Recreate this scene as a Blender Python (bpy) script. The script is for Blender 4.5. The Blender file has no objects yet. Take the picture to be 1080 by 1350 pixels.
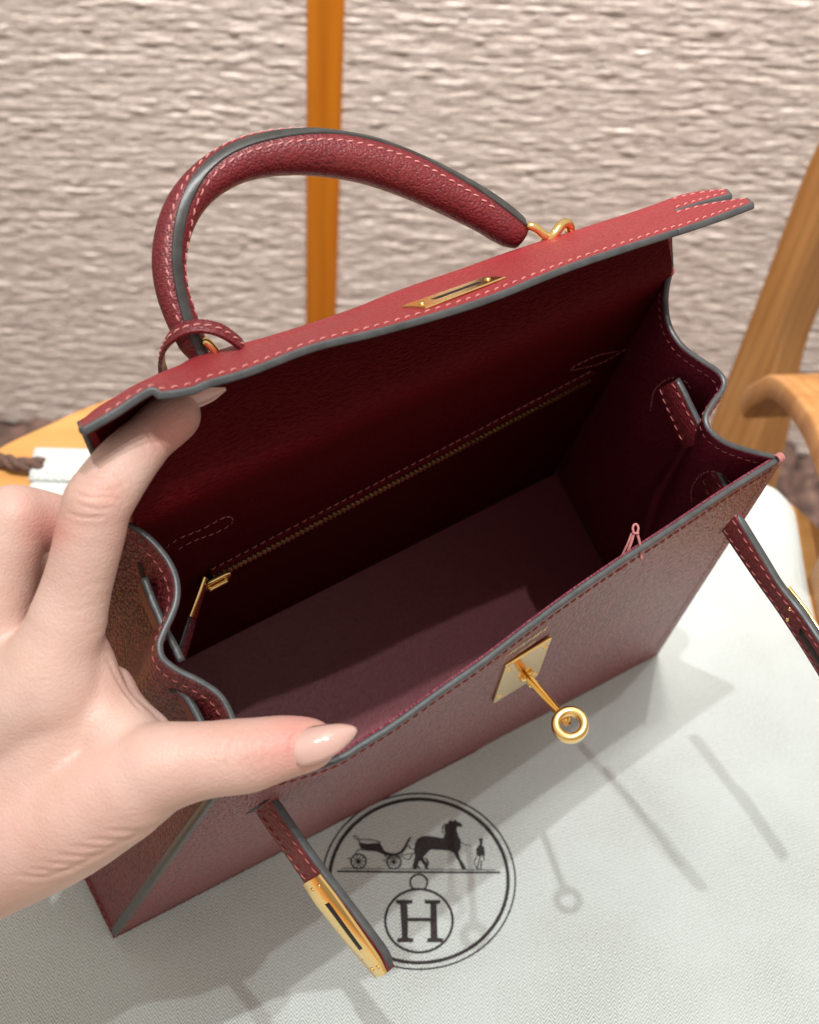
import bpy, math, random
import numpy as np
from mathutils import Vector
random.seed(7); RNG = np.random.default_rng(7)
scene = bpy.context.scene
S = 0.01                       # all modelling below is in centimetres

# ------------------------------------------------------------------ camera
F = 1700.0; CX, CY = 540.0, 675.0
CAMH = 47.5
UP = -np.array([400.0-CX, 1950.0-CY, F]); UP /= np.linalg.norm(UP)     # world up in camera axes (x right, y down, z ahead)
WX = np.array([1.0, 0, 0]) - UP*UP[0]; WX /= np.linalg.norm(WX)
WY = np.cross(UP, WX)
W2C = np.c_[WX, WY, UP]                 # world -> camera axes
CAM = np.array([0, 0, CAMH])
cd = bpy.data.cameras.new('camera'); co = bpy.data.objects.new('camera', cd); scene.collection.objects.link(co)
cd.sensor_width = 36; cd.sensor_fit = 'AUTO'; cd.lens = F/1350*36
cd.clip_start = 0.01; cd.clip_end = 50
cd.dof.use_dof = True; cd.dof.focus_distance = 0.37; cd.dof.aperture_fstop = 16
from mathutils import Matrix
ax_r = W2C.T@np.array([1, 0, 0]); ax_u = W2C.T@np.array([0, -1, 0]); ax_b = W2C.T@np.array([0, 0, -1])
M = Matrix(((ax_r[0], ax_u[0], ax_b[0], 0), (ax_r[1], ax_u[1], ax_b[1], 0), (ax_r[2], ax_u[2], ax_b[2], CAMH*S), (0, 0, 0, 1)))
co.matrix_world = M
scene.camera = co

# ------------------------------------------------------------------ world and lamps
w = bpy.data.worlds.new('World'); scene.world = w; w.use_nodes = True
nt = w.node_tree; bg = nt.nodes['Background']
tc = nt.nodes.new('ShaderNodeTexCoord'); sx = nt.nodes.new('ShaderNodeSeparateXYZ'); cr = nt.nodes.new('ShaderNodeValToRGB')
nt.links.new(tc.outputs['Generated'], sx.inputs[0])
mr = nt.nodes.new('ShaderNodeMapRange'); mr.inputs[1].default_value = -1; mr.inputs[2].default_value = 1
nt.links.new(sx.outputs[2], mr.inputs[0]); nt.links.new(mr.outputs[0], cr.inputs[0])
e = cr.color_ramp.elements
e[0].position = 0.3; e[0].color = (.44, .37, .29, 1); e[1].position = 0.75; e[1].color = (.96, .91, .83, 1)
nt.links.new(cr.outputs[0], bg.inputs[0]); bg.inputs[1].default_value = 0.72

def lamp(name, kind, loc, target, energy, size, color=(.95, 1, 1.0), **k):
    l = bpy.data.lights.new(name, kind); l.energy = energy; l.color = color
    if kind == 'AREA': l.shape = 'RECTANGLE'; l.size = size[0]; l.size_y = size[1]
    else: l.shadow_soft_size = size
    if kind == 'SPOT': l.spot_size = math.radians(70); l.spot_blend = .5
    o = bpy.data.objects.new(name, l); scene.collection.objects.link(o)
    o.location = Vector(loc); d = Vector(target)-Vector(loc); o.rotation_euler = d.to_track_quat('-Z', 'Y').to_euler()
    return o
L2 = np.array([-.157, -.085, .984]); L1 = np.array([.055, .0, .998])
tgt = (.06, .20, .1)
def along(L, r): return tuple(np.array(tgt)+L/np.linalg.norm(L)*r)
lamp('ceiling_spot', 'SPOT', along(L1, 2.0), tgt, 46, .011)
lamp('ceiling_spot', 'SPOT', along(L2, 2.0), tgt, 60, .011)
L3 = np.array([.105, -.062, .99]); lamp('ceiling_spot', 'SPOT', along(L3, 2.2), tgt, 32, .010)
lamp('overhead_fill', 'AREA', (.3, .9, 2.3), (.1, .3, .1), 9, (1.4, .9), (1, .97, .93))  # added soft fill for ambient light, not a fitting of the room
wfill = lamp('wall_fill', 'SPOT', (.08, .22, 1.8), (.06, .8, -.12), 225, .05, (1, .93, .885)); wfill.data.spot_size = math.radians(37); wfill.data.spot_blend = 1  # unseen spot added only to brighten the wall
scene.view_settings.view_transform = 'Standard'; scene.view_settings.look = 'None'
scene.view_settings.exposure = 0.0; scene.view_settings.gamma = 1

# ------------------------------------------------------------------ geometry helpers
# bag axes (u along the bag, v to its back, w up its front) seen from the camera, and the bag's front left foot
RB = np.array([[0.8324, -0.4782, 0.2802], [-0.3965, -0.867, -0.3017], [0.3872, 0.14, -0.9113]])
TBc = np.array([-10.4422, 15.6553, 46.6407])
RBW = W2C.T@RB; TBW = W2C.T@TBc+CAM
def ray(px, py): return W2C.T@np.array([(px-CX)/F, (py-CY)/F, 1.0])
def at(px, py, d): return CAM+ray(px, py)*d                        # world point at a depth
def ground(px, py, z=0.0): r = ray(px, py); return CAM+r*(z-CAM[2])/r[2]
def wall_pt(px, py, y): r = ray(px, py); return CAM+r*(y-CAM[1])/r[1]
def proj(P):
    P = np.asarray(P, float); c = (P-CAM)@W2C.T
    return np.stack([CX+F*c[..., 0]/c[..., 2], CY+F*c[..., 1]/c[..., 2]], -1)
def depth(P): return ((np.asarray(P)-CAM)@W2C.T)[..., 2]
def B(u, v, w_): return RBW@np.array([u, v, w_], float)+TBW
def toB(P): return (np.asarray(P)-TBW)@RBW
def bagp(px, py, axis, val):                                       # bag coordinates where a sight line meets a bag plane
    o = RBW.T@(CAM-TBW); d = RBW.T@ray(px, py); return o+d*(val-o[axis])/d[axis]
def bagplane(px, py, p0, n):
    o = RBW.T@(CAM-TBW); d = RBW.T@ray(px, py); n = np.array(n, float); return o+d*((np.array(p0)-o)@n)/(d@n)
def unit(v): v = np.asarray(v, float); return v/np.maximum(np.linalg.norm(v, axis=-1, keepdims=True), 1e-12)
def tocam(P): return unit(CAM-np.asarray(P))

def resample(P, n=None, step=None, smooth=True):
    P = np.asarray(P, float)
    if smooth and len(P) > 2:
        Q = []
        E = np.vstack([2*P[0]-P[1], P, 2*P[-1]-P[-2]])
        for i in range(len(P)-1):
            p0, p1, p2, p3 = E[i:i+4]
            for t in np.linspace(0, 1, 12, endpoint=False):
                Q.append(.5*((2*p1)+(-p0+p2)*t+(2*p0-5*p1+4*p2-p3)*t*t+(-p0+3*p1-3*p2+p3)*t**3))
        Q.append(P[-1]); P = np.array(Q)
    L = np.r_[0, np.cumsum(np.linalg.norm(np.diff(P, axis=0), axis=1))]
    if n is None: n = max(2, int(round(L[-1]/step))+1)
    s = np.linspace(0, L[-1], n)
    return np.stack([np.interp(s, L, P[:, k]) for k in range(P.shape[1])], 1)

col = scene.collection
def link(o, parent=None, label=None, cat=None, kind=None, group=None):
    col.objects.link(o)
    if parent is not None: o.parent = parent
    if label: o['label'] = label
    if cat: o['category'] = cat
    if kind: o['kind'] = kind
    if group: o['group'] = group
    return o
def empty(name, loc_cm, label=None, cat=None, kind=None, group=None):
    o = bpy.data.objects.new(name, None); o.empty_display_size = .02
    link(o, None, label, cat, kind, group); o.location = Vector([c*S for c in loc_cm]); bpy.context.view_layer.update()
    return o
def wloc(o):
    p = np.zeros(3)
    while o is not None: p = p+np.array(o.location)/S; o = o.parent
    return p
class MB:
    def __init__(s): s.v = []; s.f = []; s.uv = []; s.n = 0
    def add(s, V, Fc, UV=None):
        V = np.asarray(V, float); s.v.append(V)
        s.uv.append(np.zeros((len(V), 2)) if UV is None else np.asarray(UV, float))
        s.f += [tuple(int(i)+s.n for i in f) for f in Fc]; s.n += len(V); return s
    def build(s, name, mat, parent=None, smooth=True, kind=None, label=None, cat=None, group=None, origin=None, autosmooth=None):
        V = np.vstack(s.v); UV = np.vstack(s.uv)
        org = wloc(parent) if parent is not None else (V.mean(0) if origin is None else np.array(origin))
        me = bpy.data.meshes.new(name); me.from_pydata(((V-org)*S).tolist(), [], s.f)
        ul = me.uv_layers.new(name='UVMap'); idx = np.empty(len(me.loops), int); me.loops.foreach_get('vertex_index', idx)
        ul.data.foreach_set('uv', (UV[idx]).astype(np.float32).ravel())
        me.materials.append(mat)
        me.polygons.foreach_set('use_smooth', [smooth]*len(me.polygons))
        if autosmooth:
            me.set_sharp_from_angle(angle=math.radians(autosmooth))
        me.update()
        o = bpy.data.objects.new(name, me); link(o, parent, label, cat, kind, group)
        if parent is None: o.location = Vector(org*S)
        return o
def gridf(n, m, off=0, flip=False):
    out = []
    for i in range(n-1):
        for j in range(m-1):
            a = off+i*m+j; q = (a, a+1, a+m+1, a+m)
            out.append(q[::-1] if flip else q)
    return out
def gnormals(G):
    a = np.gradient(G, axis=0); b = np.gradient(G, axis=1); return unit(np.cross(a, b))
def guv(G, rot=0):
    du = np.linalg.norm(np.diff(G, axis=0), axis=2).mean(1); dv = np.linalg.norm(np.diff(G, axis=1), axis=2).mean(0)
    U, V = np.meshgrid(np.r_[0, np.cumsum(du)], np.r_[0, np.cumsum(dv)], indexing='ij'); return np.stack([U, V], -1)
def sheet(mb, G, t, uvo=None):
    """a sheet of leather: grid G is its centre, t its thickness"""
    n, m = G.shape[:2]; N = gnormals(G); UV = guv(G) if uvo is None else uvo
    A = G+N*t/2; Bq = G-N*t/2
    o = mb.n
    mb.add(np.vstack([A.reshape(-1, 3), Bq.reshape(-1, 3)]), gridf(n, m)+gridf(n, m, n*m, True), np.vstack([UV.reshape(-1, 2)]*2))
    k = n*m; fs = []
    for i in range(n-1):
        for j, fl in ((0, 0), (m-1, 1)):
            a, b = i*m+j, (i+1)*m+j; fs.append((a, b, b+k, a+k) if not fl else (b, a, a+k, b+k))
    for j in range(m-1):
        for i, fl in ((0, 1), (n-1, 0)):
            a, b = i*m+j, i*m+j+1; fs.append((a, b, b+k, a+k) if not fl else (b, a, a+k, b+k))
    mb.f += [tuple(q+o for q in f) for f in fs]
    return mb
def frames(P, ref=None):
    T = unit(np.gradient(P, axis=0)); N = []
    r = np.array([0, 0, 1.0]) if ref is None else None
    if ref is not None and np.ndim(ref) == 2: N = unit(ref-T*np.sum(ref*T, 1, keepdims=True)); return T, N, np.cross(T, N)
    n = np.array(ref if ref is not None else ([0, 0, 1] if abs(T[0][2]) < .9 else [1, 0, 0]), float)
    for t in T:
        n = n-t*(n@t); n = n/np.linalg.norm(n); N.append(n)
    N = np.array(N); return T, N, np.cross(T, N)
def tube(mb, P, r, seg=10, ref=None, r2=None, caps=True, power=1.0, round_end=False):
    """a swept round (or elliptic, r along N and r2 along its cross) bar"""
    P = np.asarray(P, float); T, N, Bn = frames(P, ref); n = len(P)
    r = np.broadcast_to(np.asarray(r, float), (n,)); r2 = r if r2 is None else np.broadcast_to(np.asarray(r2, float), (n,))
    if round_end:
        # shrink at both ends so that they close like a rounded tip
        k = 4; A = np.sin(np.linspace(.15, math.pi/2, k)); sc = np.ones(n)
        if n > 2*k: sc[:k] = A; sc[-k:] = A[::-1]
        r = r*sc; r2 = r2*sc
    th = np.linspace(0, 2*math.pi, seg, endpoint=False)
    c, s_ = np.cos(th), np.sin(th)
    c = np.sign(c)*np.abs(c)**power; s_ = np.sign(s_)*np.abs(s_)**power
    V = P[:, None]+N[:, None]*c[None, :, None]*r[:, None, None]+Bn[:, None]*s_[None, :, None]*r2[:, None, None]
    L = np.r_[0, np.cumsum(np.linalg.norm(np.diff(P, axis=0), axis=1))]
    UV = np.stack(np.meshgrid(L, th*np.mean(r), indexing='ij'), -1).reshape(-1, 2)
    fs = []
    for i in range(n-1):
        for j in range(seg):
            a = i*seg+j; b = i*seg+(j+1) % seg; fs.append((a, b, b+seg, a+seg))
    if caps: fs.append(tuple(range(seg))[::-1]); fs.append(tuple((n-1)*seg+j for j in range(seg)))
    mb.add(V.reshape(-1, 3), fs, UV); return mb
def bar(mb, P, Wv, Tv, wd, th, bev=.18):
    """a flat strap: centre line P, width direction Wv, thickness direction Tv, softly bevelled"""
    P = np.asarray(P, float); n = len(P); wd = np.broadcast_to(np.asarray(wd, float), (n,)); th = np.broadcast_to(np.asarray(th, float), (n,))
    Wv = np.broadcast_to(Wv, (n, 3)); Tv = np.broadcast_to(Tv, (n, 3))
    prof = []
    for sx_, sy_ in ((1, 1), (-1, 1), (-1, -1), (1, -1)):
        b = bev
        pts = [(sx_*(1), sy_*(1-b)), (sx_*(1-b*.35), sy_*(1-b*.35)), (sx_*(1-b), sy_)]
        if sx_*sy_ < 0: pts = pts[::-1]
        prof += pts
    pr = np.array(prof); m = len(pr)
    rel = np.empty((n, m, 2)); 
    ths = th[:, None]/wd[:, None]
    rel[..., 0] = np.sign(pr[:, 0])*(wd[:, None]/2-(1-np.abs(pr[:, 0]))*th[:, None]/2)
    rel[..., 1] = pr[:, 1]*th[:, None]/2
    V = P[:, None]+Wv[:, None]*rel[..., 0:1]+Tv[:, None]*rel[..., 1:2]
    L = np.r_[0, np.cumsum(np.linalg.norm(np.diff(P, axis=0), axis=1))]
    UV = np.stack([np.broadcast_to(L[:, None], (n, m)), rel[..., 0]], -1)
    fs = []
    for i in range(n-1):
        for j in range(m):
            a = i*m+j; b = i*m+(j+1) % m; fs.append((a, b, b+m, a+m))
    fs.append(tuple(range(m))[::-1]); fs.append(tuple((n-1)*m+j for j in range(m)))
    mb.add(V.reshape(-1, 3), fs, UV.reshape(-1, 2)); return mb
def stitches(mb, P, N, length=.2, gap=.09, r=.032, slant=.12, lift=.0):
    """one small rounded thread per stitch along a path"""
    P = np.asarray(P, float); L = np.r_[0, np.cumsum(np.linalg.norm(np.diff(P, axis=0), axis=1))]
    N = np.broadcast_to(N, P.shape)
    s = .04
    while s+length < L[-1]:
        q = np.array([[np.interp(s+length*k, L, P[:, a]) for a in range(3)] for k in (0, .12, .5, .88, 1)])
        nn = unit(np.array([np.interp(s, L, N[:, a]) for a in range(3)])); t = unit(q[-1]-q[0]); side = np.cross(nn, t)
        k = np.array([-1, -.76, 0, .76, 1])
        q = q+side*(k*slant*length)[:, None]+nn*(np.array([-.6, .3, .75, .3, -.6])*r+lift)[:, None]
        tube(mb, q, np.array([.35, .85, 1, .85, .35])*r, seg=6, ref=nn)
        s += length+gap*random.uniform(.85, 1.15)
    return mb
def poly_prism(mb, P, N, t):
    """closed outline P (3D, planar-ish) thickened by t along N"""
    P = np.asarray(P, float); n = len(P); N = np.asarray(N, float)
    mb.add(np.vstack([P+N*t, P]), [tuple(range(n)), tuple(range(2*n-1, n-1, -1))]+[((i+1) % n, i, n+i, n+(i+1) % n) for i in range(n)]); return mb
def lathe(mb, c, axis, prof, seg=24, ref=None):
    axis = unit(axis); a = unit(np.cross(axis, [0, 0, 1.0] if abs(axis[2]) < .9 else [1.0, 0, 0])); b = np.cross(axis, a)
    th = np.linspace(0, 2*math.pi, seg, endpoint=False); V = []
    for r, h in prof: V.append(c+axis*h+(np.cos(th)[:, None]*a+np.sin(th)[:, None]*b)*r)
    n = len(prof); fs = [(i*seg+j, i*seg+(j+1) % seg, (i+1)*seg+(j+1) % seg, (i+1)*seg+j) for i in range(n-1) for j in range(seg)]
    fs += [tuple(range(seg))[::-1], tuple((n-1)*seg+j for j in range(seg))]
    mb.add(np.vstack(V), fs); return mb
def torus(mb, c, axis, R, r, seg=40, sg=14, squash=1.0):
    axis = unit(axis); a = unit(np.cross(axis, [0, 0, 1.0])); b = np.cross(axis, a); V = []
    for i in range(seg):
        t = 2*math.pi*i/seg; d = a*math.cos(t)+b*math.sin(t)
        for j in range(sg):
            p = 2*math.pi*j/sg; cc, ss = math.cos(p), math.sin(p)
            cc = math.copysign(abs(cc)**.6, cc); ss = math.copysign(abs(ss)**.6, ss)
            V.append(c+d*(R+r*cc)+axis*r*squash*ss)
    fs = [(i*sg+j, i*sg+(j+1) % sg, ((i+1) % seg)*sg+(j+1) % sg, ((i+1) % seg)*sg+j) for i in range(seg) for j in range(sg)]
    mb.add(V, fs); return mb
class Snap:
    """finds the point (and normal) of a surface grid that is seen at a pixel"""
    def __init__(s, G, up=4):
        n, m = G.shape[:2]; i = np.linspace(0, n-1, (n-1)*up+1); j = np.linspace(0, m-1, (m-1)*up+1)
        i0 = np.minimum(i.astype(int), n-2); j0 = np.minimum(j.astype(int), m-2); fi = (i-i0)[:, None, None]; fj = (j-j0)[None, :, None]
        H = G[i0][:, j0]*(1-fi)*(1-fj)+G[i0+1][:, j0]*fi*(1-fj)+G[i0][:, j0+1]*(1-fi)*fj+G[i0+1][:, j0+1]*fi*fj
        s.H = H; s.N = gnormals(H); s.p = proj(H).reshape(-1, 2); s.Hf = H.reshape(-1, 3); s.Nf = s.N.reshape(-1, 3)
        c = tocam(s.Hf); sg = np.sign(np.sum(c*s.Nf, 1)); s.Nf = s.Nf*sg[:, None]
    def __call__(s, px, py, off=0.0):
        k = np.argmin((s.p[:, 0]-px)**2+(s.p[:, 1]-py)**2); P = s.Hf[k]
        # slide exactly onto the sight line, in the surface's tangent plane
        r = ray(px, py); n = s.Nf[k]; den = r@n
        if abs(den) > .08: P = CAM+r*((P-CAM)@n)/den
        return P+n*off, n
    def path(s, pts, off=0.0, step=.15):
        Q = resample(np.array(pts, float), step=4.0); A = [s(x, y, off) for x, y in Q]
        P = np.array([a[0] for a in A]); N = np.array([a[1] for a in A])
        return P, N

# ------------------------------------------------------------------ materials
def nodes(name):
    m = bpy.data.materials.new(name); m.use_nodes = True; t = m.node_tree; b = t.nodes['Principled BSDF']; return m, t, b
def nn(t, kind, **k):
    n = t.nodes.new(kind)
    for a, b in k.items(): setattr(n, a, b)
    return n
def coords(t, src='Object', scale=(1, 1, 1), rot=(0, 0, 0)):
    c = nn(t, 'ShaderNodeTexCoord'); m = nn(t, 'ShaderNodeMapping'); m.inputs['Scale'].default_value = scale; m.inputs['Rotation'].default_value = rot
    t.links.new(c.outputs[src], m.inputs[0]); return m.outputs[0]
def ramp(t, inp, stops):
    r = nn(t, 'ShaderNodeValToRGB'); el = r.color_ramp.elements
    while len(el) < len(stops): el.new(.5)
    for e_, (p, c) in zip(el, stops): e_.position = p; e_.color = (*c, 1) if len(c) == 3 else c
    t.links.new(inp, r.inputs[0]); return r.outputs[0]
def mixc(t, fac, a, b, mode='MIX'):
    m = nn(t, 'ShaderNodeMix', data_type='RGBA', blend_type=mode)
    for s_, v in ((0, fac), (6, a), (7, b)):
        if isinstance(v, (int, float)): m.inputs[s_].default_value = v
        elif isinstance(v, tuple): m.inputs[s_].default_value = (*v, 1)
        else: t.links.new(v, m.inputs[s_])
    return m.outputs[2]
def bump(t, b, h, dist, strength=1.0, prev=None):
    n = nn(t, 'ShaderNodeBump'); n.inputs['Distance'].default_value = dist; n.inputs['Strength'].default_value = strength
    t.links.new(h, n.inputs['Height'])
    if prev is not None: t.links.new(prev, n.inputs['Normal'])
    if b is not None: t.links.new(n.outputs[0], b.inputs['Normal'])
    return n.outputs[0]
def leather(name, colr, dark, rough=.42, grain=(9, 17), angle=0, depth_=.00022, src='UV', spec=.55):
    m, t, b = nodes(name)
    k = 1.0 if src == 'UV' else 100.0
    v = coords(t, src, (grain[0]*k, grain[1]*k, grain[0]*k), (0, 0, angle))
    d = nn(t, 'ShaderNodeTexNoise'); d.inputs['Scale'].default_value = .55; d.inputs['Detail'].default_value = 2; t.links.new(v, d.inputs[0])
    ad = nn(t, 'ShaderNodeVectorMath', operation='MULTIPLY_ADD'); t.links.new(d.outputs['Color'], ad.inputs[0]); ad.inputs[1].default_value = (1.5, 1.5, 1.5); t.links.new(v, ad.inputs[2])
    vo = nn(t, 'ShaderNodeTexVoronoi'); vo.feature = 'SMOOTH_F1'; vo.inputs['Scale'].default_value = 1; vo.inputs['Smoothness'].default_value = .35; t.links.new(ad.outputs[0], vo.inputs[0])
    h = ramp(t, vo.outputs['Distance'], [(.0, (1, 1, 1)), (.45, (.6, .6, .6)), (.85, (0, 0, 0))])
    big = nn(t, 'ShaderNodeTexNoise'); big.inputs['Scale'].default_value = .06; big.inputs['Detail'].default_value = 3; t.links.new(v, big.inputs[0])
    c1 = mixc(t, h, dark, colr)
    c2 = mixc(t, ramp(t, big.outputs[0], [(.35, (0, 0, 0)), (.65, (.35, .35, .35))]), c1, dark)
    t.links.new(c2, b.inputs['Base Color'])
    rr = nn(t, 'ShaderNodeMapRange'); rr.inputs[3].default_value = rough+.14; rr.inputs[4].default_value = rough-.03; t.links.new(h, rr.inputs[0]); t.links.new(rr.outputs[0], b.inputs['Roughness'])
    b.inputs['Specular IOR Level'].default_value = spec
    bump(t, b, h, depth_*1.9, 1.0)
    return m
def simple(name, colr, rough=.5, metal=0, noise=0, nscale=300, bdist=.0001, spec=.5, coat=0):
    m, t, b = nodes(name); b.inputs['Roughness'].default_value = rough; b.inputs['Metallic'].default_value = metal
    b.inputs['Specular IOR Level'].default_value = spec; b.inputs['Coat Weight'].default_value = coat
    if noise:
        n = nn(t, 'ShaderNodeTexNoise'); n.inputs['Scale'].default_value = nscale; n.inputs['Detail'].default_value = 4; t.links.new(coords(t), n.inputs[0])
        t.links.new(mixc(t, ramp(t, n.outputs[0], [(.3, (0, 0, 0)), (.7, (1, 1, 1))]), tuple(c*(1-noise) for c in colr), tuple(min(1, c*(1+noise)) for c in colr)), b.inputs['Base Color'])
        bump(t, b, n.outputs[0], bdist, .7)
    else: b.inputs['Base Color'].default_value = (*colr, 1)
    return m
RED = (.225, .030, .036); REDD = (.125, .012, .017)
M_LEATHER = leather('embossed_red_leather', (.24, .033, .038), (.09, .009, .012), .38, (6, 13), .35, .0003, spec=.6)
M_FRONT = leather('embossed_front_leather', (.30, .032, .036), (.11, .008, .010), .35, (5.0, 14), .10, .00030, spec=.78)
M_FLAP = leather('embossed_flap_leather_lit', (.345, .030, .034), (.25, .018, .022), .45, (9, 15), .2, .00014)  # same leather, its red raised to paint the strong light on the flap
M_HANDLE = leather('embossed_handle_leather_shaded', (.205, .015, .020), (.095, .005, .008), .40, (12, 19), .6, .00010, src='Object')  # same leather, colour lowered to paint in the shade on the handle's inner side
M_STRAP = leather('embossed_strap_leather', (.20, .020, .026), (.11, .008, .012), .40, (8, 14), .6, .00012)
M_LINING = leather('goat_lining', (.25, .042, .056), (.20, .032, .044), .46, (12, 13), 0, .00006, spec=.6)
M_GUSLIN = leather('plum_gusset_lining', (.21, .016, .040), (.13, .008, .022), .46, (10, 11), 0, .00018, spec=.35)
M_EDGED = simple('dark_edge_paint', (.040, .038, .036), .38, noise=.3, nscale=220, bdist=.00025)
M_EDGE = simple('edge_paint', (.062, .062, .063), .38, noise=.25, nscale=220, bdist=.00025)
M_THREAD = simple('pink_thread', (.52, .19, .18), .6, noise=.2, nscale=1500)
M_THREADD = simple('dark_red_thread', (.36, .10, .09), .6, noise=.2, nscale=1500)
M_GOLD = simple('polished_gold', (1.0, .68, .27), .19, 1, noise=.03, nscale=120, bdist=.00001)
M_BRASS = simple('brass', (.95, .66, .28), .30, 1, noise=.2, nscale=300)
M_DARK = simple('slot_black', (.008, .005, .005), .6)
M_PRINT = simple('print_ink', (.030, .022, .022), .8, noise=.7, nscale=1400)
def wood(name, a, b_, scale=1.0, axis=(6, 60, 6), rough=.38):
    m, t, b = nodes(name)
    v = coords(t, 'Object', tuple(x*scale for x in axis))
    n = nn(t, 'ShaderNodeTexNoise'); n.inputs['Scale'].default_value = 1; n.inputs['Detail'].default_value = 6; n.inputs['Distortion'].default_value = .6; t.links.new(v, n.inputs[0])
    w_ = nn(t, 'ShaderNodeTexWave'); w_.inputs['Scale'].default_value = .5; w_.inputs['Distortion'].default_value = 6; w_.inputs['Detail'].default_value = 3; t.links.new(v, w_.inputs[0])
    c = mixc(t, ramp(t, n.outputs[0], [(.3, (0, 0, 0)), (.7, (1, 1, 1))]), a, b_)
    c = mixc(t, ramp(t, w_.outputs[0], [(.0, (.35, .35, .35)), (.5, (0, 0, 0))]), c, tuple(x*.72 for x in a))
    t.links.new(c, b.inputs['Base Color']); b.inputs['Roughness'].default_value = rough
    bump(t, b, n.outputs[0], .00008, .5); return m
M_TABLE = wood('light_orange_wood', (.52, .235, .065), (.64, .33, .11), 1, (5, 70, 5))
M_CHAIR = wood('warm_chair_wood', (.42, .18, .05), (.60, .30, .11), 1, (75, 75, 6), .42)
M_TRIM = wood('orange_trim_wood', (.50, .145, .005), (.60, .195, .010), 1, (50, 50, 5), .45)

def herringbone():
    m, t, b = nodes('herringbone_cotton')
    c = nn(t, 'ShaderNodeTexCoord'); sp = nn(t, 'ShaderNodeSeparateXYZ'); t.links.new(c.outputs['UV'], sp.inputs[0])
    def mth(op, a, b2=None, c2=None):
        n = nn(t, 'ShaderNodeMath', operation=op)
        for i, v in enumerate((a, b2, c2)):
            if v is None: continue
            if isinstance(v, (int, float)): n.inputs[i].default_value = v
            else: t.links.new(v, n.inputs[i])
        return n.outputs[0]
    wob = nn(t, 'ShaderNodeTexNoise'); wob.inputs['Scale'].default_value = .5; t.links.new(c.outputs['UV'], wob.inputs[0])
    X = mth('MULTIPLY_ADD', wob.outputs[0], .12, sp.outputs[0]); Y = sp.outputs[1]
    col_ = mth('MULTIPLY', X, 1/.40)                         # one zigzag column every 4 mm
    tri = mth('ABSOLUTE', mth('SUBTRACT', mth('FRACT', col_), .5))     # 0..0.5
    ph = mth('ADD', mth('MULTIPLY', Y, 1/.145), mth('MULTIPLY', tri, 3.8))
    s_ = mth('SINE', mth('MULTIPLY', ph, 2*math.pi))
    fib = nn(t, 'ShaderNodeTexNoise'); fib.inputs['Scale'].default_value = 14; fib.inputs['Detail'].default_value = 4; t.links.new(c.outputs['UV'], fib.inputs[0])
    h = mth('MULTIPLY_ADD', s_, .32, fib.outputs[0])
    cc = ramp(t, h, [(.26, (.26, .258, .235)), (.48, (.56, .58, .545)), (.72, (.73, .765, .745))])
    st = nn(t, 'ShaderNodeTexNoise'); st.inputs['Scale'].default_value = .25; st.inputs['Detail'].default_value = 3; t.links.new(c.outputs['UV'], st.inputs[0])
    cc = mixc(t, ramp(t, st.outputs[0], [(.35, (0, 0, 0)), (.7, (.5, .5, .5))]), cc, (.62, .655, .635))
    t.links.new(cc, b.inputs['Base Color']); b.inputs['Roughness'].default_value = .9; b.inputs['Specular IOR Level'].default_value = .15
    b.inputs['Sheen Weight'].default_value = .25
    bump(t, b, h, .00018, .8); return m
M_CLOTH = herringbone()
def yarn():
    m, t, b = nodes('woven_wall_yarn')
    v = coords(t, 'Object', (16, 16, 70)); n = nn(t, 'ShaderNodeTexNoise'); n.inputs['Scale'].default_value = 4; n.inputs['Detail'].default_value = 5; t.links.new(v, n.inputs[0])
    v2 = coords(t, 'Object', (42, 42, 230)); n2 = nn(t, 'ShaderNodeTexNoise'); n2.inputs['Scale'].default_value = 3; n2.inputs['Detail'].default_value = 3; t.links.new(v2, n2.inputs[0])
    c = ramp(t, n.outputs[0], [(.30, (.44, .34, .29)), (.5, (.58, .47, .41)), (.68, (.70, .60, .54))])
    c = mixc(t, .55, c, ramp(t, n2.outputs[0], [(.36, (.43, .33, .275)), (.50, (.60, .50, .435)), (.62, (.88, .79, .73))]))
    t.links.new(c, b.inputs['Base Color']); b.inputs['Roughness'].default_value = .42; b.inputs['Specular IOR Level'].default_value = .8
    n3 = nn(t, 'ShaderNodeTexNoise'); n3.inputs['Scale'].default_value = 4; n3.inputs['Detail'].default_value = 4; t.links.new(coords(t, 'Object', (110, 110, 330)), n3.inputs[0])
    c = mixc(t, ramp(t, n3.outputs[0], [(.40, (0, 0, 0)), (.66, (.55, .55, .55))]), c, (.86, .77, .72)); c = mixc(t, ramp(t, n3.outputs[0], [(.30, (.5, .5, .5)), (.46, (0, 0, 0))]), c, (.34, .26, .21)); t.links.new(c, b.inputs['Base Color'])
    p = bump(t, None, n3.outputs[0], .0012, .8); bump(t, b, n2.outputs[0], .0011, .9, p); return m
M_YARN = yarn()
M_RUG = simple('brown_shag', (.12, .07, .055), .9, noise=.7, nscale=60, bdist=.006)
M_CORD = simple('brown_cord', (.115, .062, .045), .85, noise=.3, nscale=600, bdist=.0004)
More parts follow.
